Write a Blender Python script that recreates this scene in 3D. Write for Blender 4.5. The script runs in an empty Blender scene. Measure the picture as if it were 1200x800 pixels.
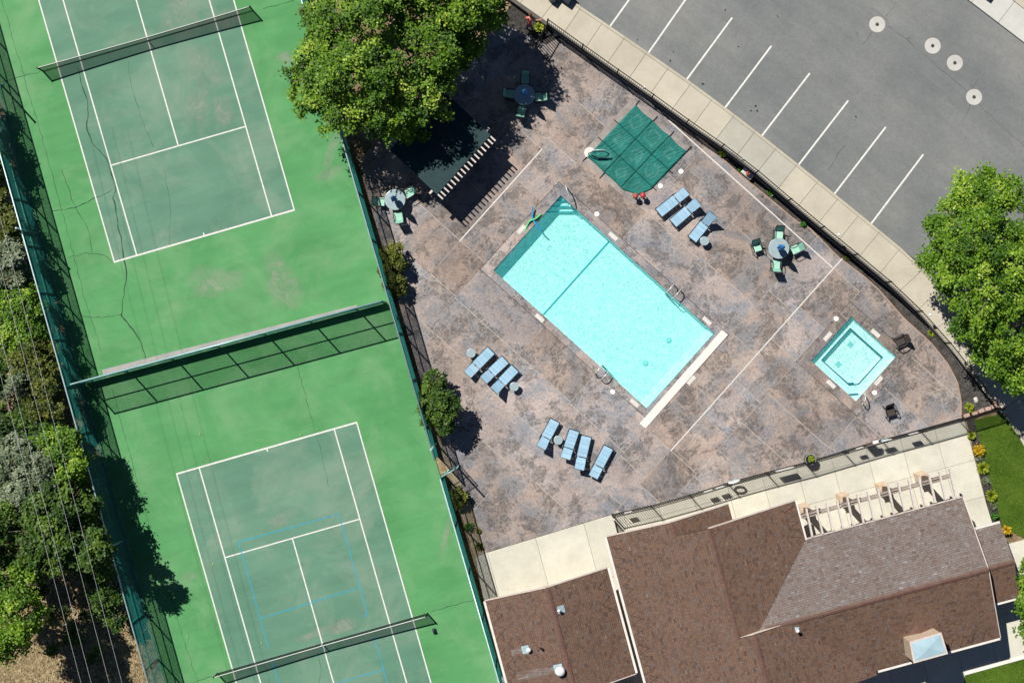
import bpy, bmesh, math, random
import numpy as np
from mathutils import Vector, Matrix

# ------------------------------------------------------------------ camera, sky, sun, exposure
SC = bpy.context.scene
COL = SC.collection
H = 83.5                      # camera height (m); 20 px of the 1200 px photograph per metre on the ground
PPM = 20.0
cam_d = bpy.data.cameras.new('camera')
cam = bpy.data.objects.new('camera', cam_d)
COL.objects.link(cam)
cam.location = (0, 0, H)
cam.rotation_euler = (0, 0, 0)
cam_d.sensor_fit = 'HORIZONTAL'
cam_d.sensor_width = 36.0
cam_d.lens = 36.0 * H / (1200 / PPM)
cam_d.clip_start = 1.0
cam_d.clip_end = 4000
SC.camera = cam

SUN_EL = math.radians(51.3)
SUN_AZ = math.atan2(-0.668, 0.744)          # sun stands to the upper left of the picture
world = bpy.data.worlds.new('World')
SC.world = world
world.use_nodes = True
wn = world.node_tree.nodes
wl = world.node_tree.links
bgn = wn['Background']
sky = wn.new('ShaderNodeTexSky')
sky.sky_type = 'NISHITA'
sky.sun_disc = False
sky.sun_elevation = SUN_EL
sky.sun_rotation = SUN_AZ
sky.altitude = 1400
sky.air_density = 0.65
sky.dust_density = 0.25
sky.ozone_density = 2.0
wl.new(sky.outputs[0], bgn.inputs[0])
bgn.inputs[1].default_value = 0.05
sun_d = bpy.data.lights.new('sun', 'SUN')
sun_d.energy = 5.0
sun_d.angle = math.radians(0.53)
sun_d.color = (1.0, 0.95, 0.87)
sun = bpy.data.objects.new('sun', sun_d)
COL.objects.link(sun)
sun.location = (-40, 45, 70)
sdir = Vector((0.668 * math.cos(SUN_EL), -0.744 * math.cos(SUN_EL), -math.sin(SUN_EL)))
sun.rotation_euler = sdir.to_track_quat('-Z', 'Y').to_euler()
SC.view_settings.view_transform = 'Standard'
SC.view_settings.look = 'None'
SC.view_settings.gamma = 1.0
SC.view_settings.exposure = 0.2
SC.render.engine = 'CYCLES'

random.seed(7)
rng = np.random.default_rng(11)

# ------------------------------------------------------------------ geometry helpers
def W(px, py, z=0.0):
    k = (H - z) / H / PPM
    return Vector(((px - 600) * k, (400 - py) * k, z))

def W2(px, py, z=0.0):
    v = W(px, py, z)
    return (v.x, v.y)

def hs_w(y):                       # level of the car park above the pool terrace
    py = 400 - y * PPM
    return 0.42 * min(1.0, max(0.0, (470 - py) / 150.0))

def WH(px, py, extra=0.0):
    z = 0.3
    for _ in range(4):
        v = W(px, py, z + extra)
        z = hs_w(v.y)
    return W(px, py, z + extra)

def area(poly):
    s = 0
    for i in range(len(poly)):
        x0, y0 = poly[i][0], poly[i][1]
        x1, y1 = poly[(i + 1) % len(poly)][0], poly[(i + 1) % len(poly)][1]
        s += x0 * y1 - x1 * y0
    return s / 2

def clip(poly, p, n):              # keep the side n points to
    out = []
    m = len(poly)
    for i in range(m):
        a, b = poly[i], poly[(i + 1) % m]
        da = (a[0] - p[0]) * n[0] + (a[1] - p[1]) * n[1]
        db = (b[0] - p[0]) * n[0] + (b[1] - p[1]) * n[1]
        if da >= 0:
            out.append(a)
        if (da >= 0) != (db >= 0):
            t = da / (da - db)
            out.append((a[0] + (b[0] - a[0]) * t, a[1] + (b[1] - a[1]) * t))
    res = []
    for q in out:
        if not res or (abs(q[0] - res[-1][0]) + abs(q[1] - res[-1][1])) > 1e-5:
            res.append(q)
    if len(res) > 1 and (abs(res[0][0] - res[-1][0]) + abs(res[0][1] - res[-1][1])) < 1e-5:
        res.pop()
    return res if len(res) >= 3 else []

def split(poly, p, n):
    return clip(poly, p, n), clip(poly, p, (-n[0], -n[1]))

def clip_convex(poly, conv):
    m = len(conv)
    sgn = 1 if area(conv) > 0 else -1
    for i in range(m):
        a, b = conv[i], conv[(i + 1) % m]
        n = (-(b[1] - a[1]) * sgn, (b[0] - a[0]) * sgn)
        poly = clip(poly, a, n)
        if not poly:
            return []
    return poly

def inset(poly, d):
    if area(poly) < 0:
        poly = poly[::-1]
    m = len(poly)
    out = []
    for i in range(m):
        p0, p1, p2 = Vector(poly[i - 1][:2]), Vector(poly[i][:2]), Vector(poly[(i + 1) % m][:2])
        e0, e1 = (p1 - p0), (p2 - p1)
        if e0.length < 1e-6 or e1.length < 1e-6:
            continue
        e0.normalize(); e1.normalize()
        n0, n1 = Vector((-e0.y, e0.x)), Vector((-e1.y, e1.x))
        b = n0 + n1
        if b.length < 0.3:
            b = n0.copy()
        b.normalize()
        c = max(0.4, b.dot(n0))
        q = p1 + b * (d / c)
        out.append((q.x, q.y))
    return out

class MB:
    def __init__(s):
        s.v = []; s.f = []; s.m = []; s.cur = 0
    def add(s, vs, fs):
        o = len(s.v)
        s.v += [tuple(x) for x in vs]
        for f in fs:
            s.f.append(tuple(i + o for i in f)); s.m.append(s.cur)
        return s
    def prism(s, poly, z0, z1, zf=None):
        """z0 / z1 numbers or functions of (x, y)"""
        p = [(q[0], q[1]) for q in poly]
        if area(p) < 0:
            p = p[::-1]
        n = len(p)
        f0 = z0 if callable(z0) else (lambda x, y: z0)
        f1 = z1 if callable(z1) else (lambda x, y: z1)
        vs = [(x, y, f0(x, y)) for x, y in p] + [(x, y, f1(x, y)) for x, y in p]
        fs = [tuple(range(n - 1, -1, -1)), tuple(range(n, 2 * n))]
        for i in range(n):
            j = (i + 1) % n
            fs.append((i, j, n + j, n + i))
        return s.add(vs, fs)
    def sheet(s, poly, z):
        p = [(q[0], q[1]) for q in poly]
        if area(p) < 0:
            p = p[::-1]
        f = z if callable(z) else (lambda x, y: z)
        return s.add([(x, y, f(x, y)) for x, y in p], [tuple(range(len(p)))])
    def box(s, c, size, rz=0.0, M=None, bev=0.0):
        hx, hy, hz = size[0] / 2, size[1] / 2, size[2] / 2
        R = M if M is not None else Matrix.Rotation(rz, 3, 'Z')
        c = Vector(c)
        if bev > 0:
            b = min(bev, hx * .9, hy * .9, hz * .9)
            rings = [(-hz, hx - b, hy - b), (-hz + b, hx, hy), (hz - b, hx, hy), (hz, hx - b, hy - b)]
            vs = []
            for z, x, y in rings:
                for sx, sy in ((-1, -1), (1, -1), (1, 1), (-1, 1)):
                    vs.append(c + R @ Vector((sx * x, sy * y, z)))
            fs = [(3, 2, 1, 0), (12, 13, 14, 15)]
            for r in range(3):
                for i in range(4):
                    j = (i + 1) % 4
                    fs.append((r * 4 + i, r * 4 + j, r * 4 + 4 + j, r * 4 + 4 + i))
            return s.add(vs, fs)
        vs = [c + R @ Vector((x, y, z)) for z in (-hz, hz) for x, y in ((-hx, -hy), (hx, -hy), (hx, hy), (-hx, hy))]
        return s.add(vs, [(3, 2, 1, 0), (4, 5, 6, 7), (0, 1, 5, 4), (1, 2, 6, 5), (2, 3, 7, 6), (3, 0, 4, 7)])
    def bar(s, a, b, w, h=None, up=Vector((0, 0, 1))):
        a, b = Vector(a), Vector(b)
        h = w if h is None else h
        d = b - a
        L = d.length
        x = d.normalized()
        if abs(x.dot(up)) > 0.98:
            up = Vector((0, 1, 0))
        y = up.cross(x).normalized()
        z = x.cross(y)
        M = Matrix((x, y, z)).transposed()
        return s.box((a + b) / 2, (L, w, h), M=M)
    def tube(s, pts, r, n=8, cap=True):
        pts = [Vector(p) for p in pts]
        m = len(pts)
        rs = r if isinstance(r, (list, tuple)) else [r] * m
        vs = []
        prev = None
        for i, p in enumerate(pts):
            d = (pts[min(i + 1, m - 1)] - pts[max(i - 1, 0)])
            d.normalize()
            if prev is None:
                u = Vector((0, 0, 1)) if abs(d.z) < .9 else Vector((1, 0, 0))
                x = u.cross(d).normalized()
            else:
                x = prev - d * prev.dot(d)
                if x.length < 1e-5:
                    x = Vector((1, 0, 0)).cross(d)
                x.normalize()
            prev = x
            y = d.cross(x)
            for k in range(n):
                a = 2 * math.pi * k / n
                vs.append(p + (x * math.cos(a) + y * math.sin(a)) * rs[i])
        fs = []
        for i in range(m - 1):
            for k in range(n):
                j = (k + 1) % n
                fs.append((i * n + k, i * n + j, (i + 1) * n + j, (i + 1) * n + k))
        if cap:
            fs.append(tuple(range(n - 1, -1, -1)))
            fs.append(tuple((m - 1) * n + k for k in range(n)))
        return s.add(vs, fs)
    def lathe(s, prof, c=(0, 0, 0), n=20, wob=None):
        c = Vector(c)
        vs = []
        for i, (r, z) in enumerate(prof):
            for k in range(n):
                a = 2 * math.pi * k / n
                rr = r * (wob(a, i) if wob else 1)
                vs.append(c + Vector((rr * math.cos(a), rr * math.sin(a), z)))
        fs = []
        for i in range(len(prof) - 1):
            for k in range(n):
                j = (k + 1) % n
                fs.append((i * n + k, i * n + j, (i + 1) * n + j, (i + 1) * n + k))
        fs.append(tuple(range(n - 1, -1, -1)))
        fs.append(tuple((len(prof) - 1) * n + k for k in range(n)))
        return s.add(vs, fs)
    def ribbon(s, pts, w, z):
        """flat strip along a polyline"""
        f = z if callable(z) else (lambda x, y: z)
        pts = [Vector((p[0], p[1])) for p in pts]
        vs = []
        m = len(pts)
        for i, p in enumerate(pts):
            d = pts[min(i + 1, m - 1)] - pts[max(i - 1, 0)]
            d.normalize()
            nn = Vector((-d.y, d.x)) * ((w[i] if isinstance(w, list) else w) / 2)
            for q in (p + nn, p - nn):
                vs.append((q.x, q.y, f(q.x, q.y)))
        fs = [(2 * i + 1, 2 * i + 3, 2 * i + 2, 2 * i) for i in range(m - 1)]
        return s.add(vs, fs)
    def build(s, name, mat, parent=None, smooth=False, kind=None):
        off = Vector((0, 0, 0))
        if parent is not None:
            p = parent
            while p is not None:
                off += p.location
                p = p.parent
        me = bpy.data.meshes.new(name)
        me.from_pydata([(v[0] - off.x, v[1] - off.y, v[2] - off.z) for v in s.v], [], s.f)
        for m in (mat if isinstance(mat, (list, tuple)) else [mat]):
            me.materials.append(m)
        if isinstance(mat, (list, tuple)):
            me.polygons.foreach_set('material_index', s.m)
        if smooth:
            me.polygons.foreach_set('use_smooth', [True] * len(me.polygons))
        me.update()
        o = bpy.data.objects.new(name, me)
        COL.objects.link(o)
        if parent is not None:
            o.parent = parent
        if kind:
            o['kind'] = kind
        return o

def tag(o, label, cat, group=None):
    o['label'] = label
    o['category'] = cat
    if group:
        o['group'] = group
    return o

def thing(name, loc, label=None, cat=None, group=None, rz=0.0):
    e = bpy.data.objects.new(name, None)
    e.empty_display_size = 0.3
    COL.objects.link(e)
    e.location = loc
    e.rotation_euler = (0, 0, rz)
    if label:
        tag(e, label, cat, group)
    return e

def structure(name, loc=(0, 0, 0)):
    e = bpy.data.objects.new(name, None)
    COL.objects.link(e)
    e.location = loc
    e['kind'] = 'structure'
    return e

def dup(root, loc, rz, label, group=None):
    r = root.copy(); COL.objects.link(r)
    r.location = loc; r.rotation_euler = (0, 0, rz)
    r['label'] = label
    if group:
        r['group'] = group
    for ch in list(root.children):
        c = ch.copy(); COL.objects.link(c); c.parent = r
        for g in list(ch.children):
            d = g.copy(); COL.objects.link(d); d.parent = c
    return r

# ------------------------------------------------------------------ material helpers
class NT:
    def __init__(s, name):
        s.mat = bpy.data.materials.new(name)
        s.mat.use_nodes = True
        s.t = s.mat.node_tree
        s.n = s.t.nodes
        s.b = s.n['Principled BSDF']
        s.out = s.n['Material Output']
        s._tc = None
    def new(s, typ, **kw):
        x = s.n.new('ShaderNode' + typ)
        for k, v in kw.items():
            setattr(x, k, v)
        return x
    def link(s, a, b):
        s.t.links.new(a, b)
    def tc(s):
        if s._tc is None:
            s._tc = s.new('TexCoord')
        return s._tc.outputs['Object']
    def noise(s, scale, detail=5, rough=.6, vec=None, dist=0.0):
        x = s.new('TexNoise')
        x.inputs['Scale'].default_value = scale
        x.inputs['Detail'].default_value = detail
        x.inputs['Roughness'].default_value = rough
        x.inputs['Distortion'].default_value = dist
        s.link(vec or s.tc(), x.inputs['Vector'])
        return x.outputs[0]
    def ramp(s, fac, stops):
        r = s.new('ValToRGB')
        els = r.color_ramp.elements
        while len(els) > len(stops):
            els.remove(els[-1])
        while len(els) < len(stops):
            els.new(0.5)
        for e, (p, c) in zip(els, stops):
            e.position = p
            e.color = (c, c, c, 1) if isinstance(c, (int, float)) else (*c, 1)
        s.link(fac, r.inputs[0])
        return r.outputs[0]
    def mix(s, a, b, fac, blend='MIX'):
        x = s.new('MixRGB', blend_type=blend)
        for i, v in ((1, a), (2, b)):
            if isinstance(v, tuple):
                x.inputs[i].default_value = (*v, 1)
            else:
                s.link(v, x.inputs[i])
        if isinstance(fac, (int, float)):
            x.inputs[0].default_value = fac
        else:
            s.link(fac, x.inputs[0])
        return x.outputs[0]
    def math(s, op, a, b=None, clamp=False):
        x = s.new('Math', operation=op, use_clamp=clamp)
        for i, v in ((0, a), (1, b)):
            if v is None:
                continue
            if isinstance(v, (int, float)):
                x.inputs[i].default_value = v
            else:
                s.link(v, x.inputs[i])
        return x.outputs[0]
    def bump(s, h, strength=.3, dist=.02):
        x = s.new('Bump')
        x.inputs['Strength'].default_value = strength
        x.inputs['Distance'].default_value = dist
        s.link(h, x.inputs['Height'])
        s.link(x.outputs[0], s.b.inputs['Normal'])
    def color(s, c):
        if isinstance(c, tuple):
            s.b.inputs['Base Color'].default_value = (*c, 1)
        else:
            s.link(c, s.b.inputs['Base Color'])
    def rough(s, r, spec=.3, metal=0.0):
        s.b.inputs['Roughness'].default_value = r
        s.b.inputs['Specular IOR Level'].default_value = spec
        s.b.inputs['Metallic'].default_value = metal
    def rnd(s, c, amt):               # per-object tone
        oi = s.new('ObjectInfo')
        f = s.math('MULTIPLY_ADD', oi.outputs['Random'], 2 * amt)
        s.n[-1].inputs[2].default_value = 1 - amt
        m = s.new('MixRGB', blend_type='MULTIPLY')
        m.inputs[0].default_value = 1
        s.link(c, m.inputs[1])
        s.link(f, m.inputs[2])
        return m.outputs[0]

def plain(name, col, rough=.6, spec=.3, metal=0.0, var=.12, scale=3.0, bump=0.0):
    t = NT(name)
    n = t.noise(scale, 4)
    lo = tuple(c * (1 - var) for c in col); hi = tuple(min(1, c * (1 + var)) for c in col)
    t.color(t.ramp(n, [(.3, lo), (.7, hi)]))
    t.rough(rough, spec, metal)
    if bump:
        t.bump(t.noise(scale * 12, 3), bump, .01)
    return t.mat

def ramped(name, stops, scale, rough=.85, spec=.2, bump=.2, bscale=30, bdist=.02, rnd=0.0, detail=7, fine=None):
    t = NT(name)
    c = t.ramp(t.noise(scale, detail, .65), stops)
    if fine:
        c = t.mix(c, t.ramp(t.noise(fine[0], 3, .7), [(.3, fine[1]), (.7, fine[2])]), 1.0, 'MULTIPLY')
    if rnd:
        c = t.rnd(c, rnd)
    t.color(c)
    t.rough(rough, spec)
    if bump:
        t.bump(t.noise(bscale, 4, .7), bump, bdist)
    return t.mat

M = {}
M['soil'] = ramped('dry_soil', [(.3, (.09, .07, .04)), (.5, (.28, .21, .12)), (.68, (.46, .37, .22))], .55, bump=.6, bscale=9, bdist=.06, fine=(6, .6, 1.1))
M['sand'] = ramped('sandy_soil', [(.3, (.3, .24, .15)), (.7, (.55, .47, .33))], 2, bump=.5, bscale=14, bdist=.03, fine=(12, .7, 1.1))
M['mulch'] = ramped('dark_mulch', [(.35, (.025, .024, .024)), (.55, (.06, .056, .053)), (.75, (.12, .11, .1))], 7, bump=.8, bscale=22, bdist=.05)
M['chip'] = ramped('bark_chip', [(.3, (.035, .033, .032)), (.7, (.13, .12, .11))], 2, bump=0, rnd=0)
M['litter'] = ramped('leaf_litter', [(.3, (.14, .1, .05)), (.5, (.34, .26, .14)), (.7, (.52, .43, .26))], 3, bump=0)
def concrete(name, lo, hi, rnd=.05, scale=.7):
    t = NT(name)
    c = t.ramp(t.noise(scale, 8, .68), [(.3, lo), (.7, hi)])
    c = t.mix(c, t.ramp(t.noise(7, 6, .7), [(.3, .93), (.7, 1.03)]), 1.0, 'MULTIPLY')
    st = t.ramp(t.noise(2.3, 6, .75, dist=.6), [(.64, 0.0), (.85, .25)])
    c = t.mix(c, (.33, .29, .22), st)
    c = t.rnd(c, rnd)
    t.color(c); t.rough(.9, .2)
    t.bump(t.noise(60, 3), .15, .01)
    return t.mat
M['walk'] = concrete('walk_concrete', (.52, .505, .43), (.66, .645, .555))
M['sidewalk'] = concrete('sidewalk_concrete', (.45, .415, .335), (.55, .51, .42), .06)
M['oldslab'] = concrete('old_slab_concrete', (.38, .37, .32), (.48, .46, .4), .03)
M['kerb'] = concrete('kerb_concrete', (.4, .37, .3), (.52, .48, .39), .02)
M['white_concrete'] = concrete('pale_concrete', (.66, .65, .6), (.8, .78, .74), .02)
M['collar'] = concrete('collar_concrete', (.44, .44, .42), (.54, .54, .51), .03)
M['farwalk'] = concrete('far_walk_concrete', (.5, .5, .47), (.6, .6, .56), .05)
M['gutter'] = concrete('gutter_concrete', (.3, .28, .29), (.42, .4, .4), .02)
M['wallface'] = concrete('retaining_block', (.09, .085, .08), (.16, .15, .14), .05)

def asphalt():
    t = NT('asphalt')
    c = t.ramp(t.noise(.16, 8, .6), [(.32, (.15, .162, .166)), (.52, (.19, .2, .2)), (.7, (.23, .23, .22))])
    c = t.mix(c, t.ramp(t.noise(24, 4, .85), [(.3, .72), (.7, 1.28)]), 1.0, 'MULTIPLY')
    mp = t.new('Mapping', vector_type='TEXTURE'); mp.inputs['Rotation'].default_value = (0, 0, math.radians(-37)); mp.inputs['Scale'].default_value = (7, .9, 1)
    t.link(t.tc(), mp.inputs[0])
    c = t.mix(c, t.ramp(t.noise(1.1, 6, .65, vec=mp.outputs[0]), [(.3, .9), (.7, 1.08)]), 1.0, 'MULTIPLY')
    c = t.mix(c, t.ramp(t.noise(5, 5, .75), [(.3, .88), (.7, 1.1)]), 1.0, 'MULTIPLY')
    c = t.mix(c, (.05, .048, .045), t.ramp(t.noise(1.7, 3, .5), [(.76, 0.0), (.8, .75)]))
    t.color(c); t.rough(.82, .3)
    t.bump(t.noise(120, 2), .25, .01)
    return t.mat
M['asphalt'] = asphalt()
M['cable0'] = plain('oil_stain', (.035, .034, .033), .7)

def court(name, lo, hi, pale):
    t = NT(name)
    c = t.ramp(t.noise(.22, 7, .6, dist=.4), [(.3, lo), (.7, hi)])
    mp = t.new('Mapping', vector_type='TEXTURE'); mp.inputs['Rotation'].default_value = (0, 0, math.radians(16)); mp.inputs['Scale'].default_value = (4, .7, 1)
    t.link(t.tc(), mp.inputs[0])
    c = t.mix(c, t.ramp(t.noise(1.0, 7, .6, vec=mp.outputs[0]), [(.3, .9), (.7, 1.07)]), 1.0, 'MULTIPLY')
    st = t.ramp(t.noise(.3, 7, .66, dist=.7), [(.46, 0.0), (.74, .62)])
    c = t.mix(c, pale, st)
    c = t.mix(c, t.ramp(t.noise(9, 5, .8), [(.3, .94), (.7, 1.04)]), 1.0, 'MULTIPLY')
    t.color(c); t.rough(.78, .25)
    t.bump(t.noise(90, 2), .12, .01)
    return t.mat
M['apron'] = court('court_apron_green', (.07, .255, .088), (.1, .32, .122), (.2, .37, .19))
M['play'] = court('court_play_green', (.09, .215, .145), (.125, .265, .185), (.26, .33, .25))
def stainmat():
    t = NT('court_stain')
    c = t.ramp(t.noise(.8, 5, .6), [(.3, (.36, .42, .34)), (.7, (.5, .47, .41))])
    t.color(c); t.rough(.85, .2)
    f = t.ramp(t.noise(.5, 6, .6, dist=1.4), [(.36, 0.0), (.44, .34), (.48, .14), (.56, .2), (.6, .42), (.66, .2), (.8, .3)])
    f = t.math('MULTIPLY', f, t.new('Attribute', attribute_name='fade').outputs['Fac'])
    tr = t.new('BsdfTransparent'); mx = t.new('MixShader')
    t.link(f, mx.inputs[0]); t.link(tr.outputs[0], mx.inputs[1]); t.link(t.b.outputs[0], mx.inputs[2]); t.link(mx.outputs[0], t.out.inputs[0])
    return t.mat
M['stain'] = stainmat()
M['paint'] = plain('white_line_paint', (.68, .68, .65), .75, var=.14, scale=6)
M['bluepaint'] = plain('blue_line_paint', (.02, .32, .5), .7, var=.2, scale=5)
M['crack'] = plain('crack_dirt', (.035, .09, .05), .95, var=.4, scale=4)
M['acrack'] = plain('asphalt_crack', (.095, .098, .1), .95, var=.4, scale=4)

def deckmat():
    t = NT('stamped_concrete')
    oi = t.new('ObjectInfo')
    wv = t.new('VectorMath', operation='ADD')
    t.link(t.tc(), wv.inputs[0])
    n1 = t.noise(.3, 8, .7, dist=.4)
    base = t.ramp(n1, [(.28, (.2, .185, .18)), (.4, (.27, .23, .21)), (.52, (.335, .28, .255)), (.64, (.39, .33, .3)), (.78, (.27, .18, .14))])
    blue = t.ramp(t.noise(.4, 9, .76, dist=.5), [(.46, 0.0), (.56, .75), (.7, .95)])
    base = t.mix(base, (.165, .185, .215), blue)
    dark = t.ramp(t.noise(.55, 9, .78, dist=.3), [(.5, 0.0), (.56, .7), (.68, .9)])
    base = t.mix(base, (.07, .066, .066), dark)
    pale = t.ramp(t.noise(.55, 8, .75, dist=.4), [(.56, 0.0), (.68, .5)])
    base = t.mix(base, (.47, .41, .37), pale)
    rust = t.ramp(t.noise(.2, 7, .7, dist=.5), [(.6, 0.0), (.72, .45)])
    base = t.mix(base, (.3, .18, .12), rust)
    base = t.mix(base, t.ramp(t.noise(7, 9, .85), [(.33, .55), (.67, 1.4)]), 1.0, 'MULTIPLY')
    # pressed stone outlines
    vd = t.noise(3.0, 3, .6)
    vv = t.new('VectorMath', operation='MULTIPLY_ADD')
    t.link(vd, vv.inputs[0]); vv.inputs[1].default_value = (.18, .18, 0); t.link(t.tc(), vv.inputs[2])
    vo = t.new('TexVoronoi', feature='DISTANCE_TO_EDGE')
    vo.inputs['Scale'].default_value = 2.7
    t.link(vv.outputs[0], vo.inputs['Vector'])
    ln = t.ramp(vo.outputs['Distance'], [(.02, 1.0), (.085, 0.0)])
    msk = t.ramp(t.noise(.5, 4, .6), [(.44, 0.0), (.62, .62)])
    base = t.mix(base, (.34, .32, .3), t.math('MULTIPLY', ln, msk))
    base = t.mix(base, t.ramp(t.noise(.11, 4, .55), [(.36, (.78, .77, .77)), (.64, (1.2, 1.16, 1.12))]), 1.0, 'MULTIPLY')
    tint = t.ramp(oi.outputs['Random'], [(0, (1.12, 1.03, .97)), (.35, (1.12, 1.09, 1.07)), (.65, (1.06, 1.07, 1.1)), (1, (.96, 1.01, 1.08))])
    base = t.mix(base, tint, 1.0, 'MULTIPLY')
    base = t.rnd(base, .16)
    t.color(base)
    t.rough(.62, .35)
    hgt = t.math('ADD', t.math('MULTIPLY', t.ramp(vo.outputs['Distance'], [(.0, 0.0), (.12, 1.0)]), .6), t.math('MULTIPLY', t.noise(14, 4), .5))
    t.bump(hgt, .35, .02)
    return t.mat
M['deck'] = deckmat()
M['joint'] = plain('joint_mortar', (.42, .37, .33), .9, var=.25, scale=2)
M['coping'] = ramped('coping_concrete', [(.3, (.2, .185, .18)), (.5, (.31, .28, .265)), (.7, (.42, .37, .34))], .9, bump=.15, rnd=.06, fine=(10, .8, 1.1))
M['rim'] = ramped('rust_rim', [(.3, (.3, .2, .15)), (.7, (.45, .33, .26))], 1.2, bump=.1)
M['drain'] = plain('drain_white', (.62, .6, .57), .6, var=.12, scale=4)

def plaster():
    t = NT('pool_plaster')
    c = t.ramp(t.noise(5.5, 4, .65, dist=2.2), [(.36, (.44, .6, .6)), (.5, (.72, .82, .82)), (.6, (.98, .99, .99))])  # strong mottling paints caustic ripple light into the plaster colour
    t.color(c); t.rough(.8, .2)
    return t.mat
M['plaster'] = plaster()
M['tile_blue'] = plain('navy_tile', (.015, .03, .09), .3, var=.3, scale=9)
M['drain_teal'] = plain('pale_teal_grate', (.28, .55, .55), .5, var=.15, scale=6)
M['tile_teal'] = plain('teal_tile', (.05, .28, .32), .4, var=.2, scale=6)
def water(name, tint):
    t = NT(name)
    t.n.remove(t.b)
    tr = t.new('BsdfTransparent'); tr.inputs[0].default_value = (*tint, 1)
    gl = t.new('BsdfGlossy'); gl.inputs[0].default_value = (1, 1, 1, 1); gl.inputs['Roughness'].default_value = .03
    fr = t.new('Fresnel'); fr.inputs[0].default_value = 1.33
    mx = t.new('MixShader')
    bp = t.new('Bump'); bp.inputs['Strength'].default_value = .5; bp.inputs['Distance'].default_value = .04
    t.link(t.noise(3.2, 4, .6, dist=.8), bp.inputs['Height'])
    t.link(bp.outputs[0], gl.inputs['Normal']); t.link(bp.outputs[0], fr.inputs['Normal'])
    t.link(fr.outputs[0], mx.inputs[0]); t.link(tr.outputs[0], mx.inputs[1]); t.link(gl.outputs[0], mx.inputs[2])
    df = t.new('BsdfDiffuse'); df.inputs[0].default_value = (.01, .62, .64, 1)
    m2 = t.new('MixShader'); m2.inputs[0].default_value = .17
    t.link(mx.outputs[0], m2.inputs[1]); t.link(df.outputs[0], m2.inputs[2])
    t.link(m2.outputs[0], t.out.inputs[0])
    return t.mat
M['water'] = water('pool_water', (.73, .975, .96))
M['spawater'] = water('spa_water', (.84, .975, .97))

def chain(name, col, a):
    t = NT(name)
    t.color(col); t.rough(.5, .4)
    tr = t.new('BsdfTransparent')
    mx = t.new('MixShader'); mx.inputs[0].default_value = a
    t.link(tr.outputs[0], mx.inputs[1]); t.link(t.b.outputs[0], mx.inputs[2]); t.link(mx.outputs[0], t.out.inputs[0])
    return t.mat
M['mesh'] = plain('green_chain_link', (.012, .16, .14), .5, .4)
M['netmesh'] = chain('tennis_net_mesh', (.012, .016, .02), .62)
M['green_metal'] = plain('green_coated_steel', (.02, .2, .19), .35, .5, var=.15)
M['rail_metal'] = plain('galvanized_rail', (.42, .6, .62), .35, .5, .2, var=.15)
M['greenwall'] = ramped('green_curb_paint', [(.3, (.05, .2, .11)), (.55, (.1, .28, .14)), (.75, (.3, .36, .2))], 1.5, bump=.1)
M['black_metal'] = plain('black_iron', (.008, .009, .011), .6, .25)
M['white_metal'] = plain('white_paint_metal', (.78, .78, .77), .4, .4, var=.04)
M['chrome'] = plain('steel_rail', (.66, .63, .62), .3, .5, .35, var=.05)
M['blue_sling'] = ramped('blue_sling', [(.3, (.27, .46, .61)), (.7, (.35, .54, .69))], 3, rough=.7, bump=.1, bscale=80, rnd=.06)
M['dark_frame'] = plain('dark_frame', (.02, .022, .028), .4, .5)
M['mint'] = ramped('mint_sling', [(.3, (.3, .56, .45)), (.7, (.4, .66, .54))], 4, rough=.75, bump=.1, bscale=80, rnd=.06)
M['mint_back'] = ramped('green_sling', [(.3, (.2, .46, .35)), (.7, (.28, .55, .43))], 4, rough=.75, bump=.1, bscale=80)
M['glass_top'] = ramped('frosted_table', [(.3, (.27, .36, .39)), (.7, (.36, .45, .48))], 6, rough=.3, spec=.5, bump=.1, bscale=40)
M['umb_blue'] = ramped('blue_canvas', [(.3, (.02, .13, .38)), (.7, (.05, .25, .6))], 5, rough=.8, bump=.1)
M['brown_wicker'] = ramped('brown_wicker', [(.3, (.035, .028, .026)), (.7, (.085, .07, .065))], 20, rough=.6, bump=.5, bscale=40)
M['noodle_blue'] = plain('blue_foam', (.03, .36, .72), .7)
M['noodle_green'] = plain('green_foam', (.12, .62, .2), .7)
def covermat():
    t = NT('pool_cover_mesh')
    c = t.ramp(t.noise(1.3, 5, .6), [(.3, (.004, .125, .105)), (.7, (.008, .19, .165))])
    at = t.new('Attribute', attribute_name='ring')
    c = t.mix(c, (.2, .42, .4), t.math('MULTIPLY', at.outputs['Fac'], t.ramp(t.noise(2.2, 5, .7), [(.35, 0.0), (.7, .6)])))
    t.color(c); t.rough(.6, .3)
    mp = t.new('Mapping', vector_type='TEXTURE'); mp.inputs['Rotation'].default_value = (0, 0, math.radians(25)); mp.inputs['Scale'].default_value = (1.5, .25, 1)
    t.link(t.tc(), mp.inputs[0])
    t.bump(t.noise(2.2, 4, .6, vec=mp.outputs[0], dist=.5), .9, .09)
    return t.mat
M['cover'] = covermat()
M['strap'] = plain('cover_strap', (.003, .05, .045), .7)
M['black_strap'] = plain('black_webbing', (.012, .012, .014), .7)
M['red'] = plain('red_enamel', (.45, .05, .05), .4, .4)
M['terracotta'] = plain('terracotta', (.38, .1, .075), .8, var=.25)
M['stone'] = ramped('tan_stone', [(.3, (.44, .33, .23)), (.7, (.64, .52, .4))], 5, bump=.4, bscale=12)
M['pinkblock'] = ramped('pink_block', [(.3, (.36, .24, .2)), (.7, (.5, .37, .31))], 4, bump=.3, rnd=.12)
M['whiterock'] = ramped('pale_rock', [(.3, (.4, .39, .36)), (.7, (.66, .64, .6))], 4, bump=.4)
M['wood'] = ramped('weathered_wood', [(.3, (.5, .44, .4)), (.7, (.68, .62, .58))], 6, bump=.2)
M['wood_mid'] = ramped('grey_brown_wood', [(.3, (.24, .2, .17)), (.7, (.38, .33, .29))], 6, bump=.2)
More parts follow.
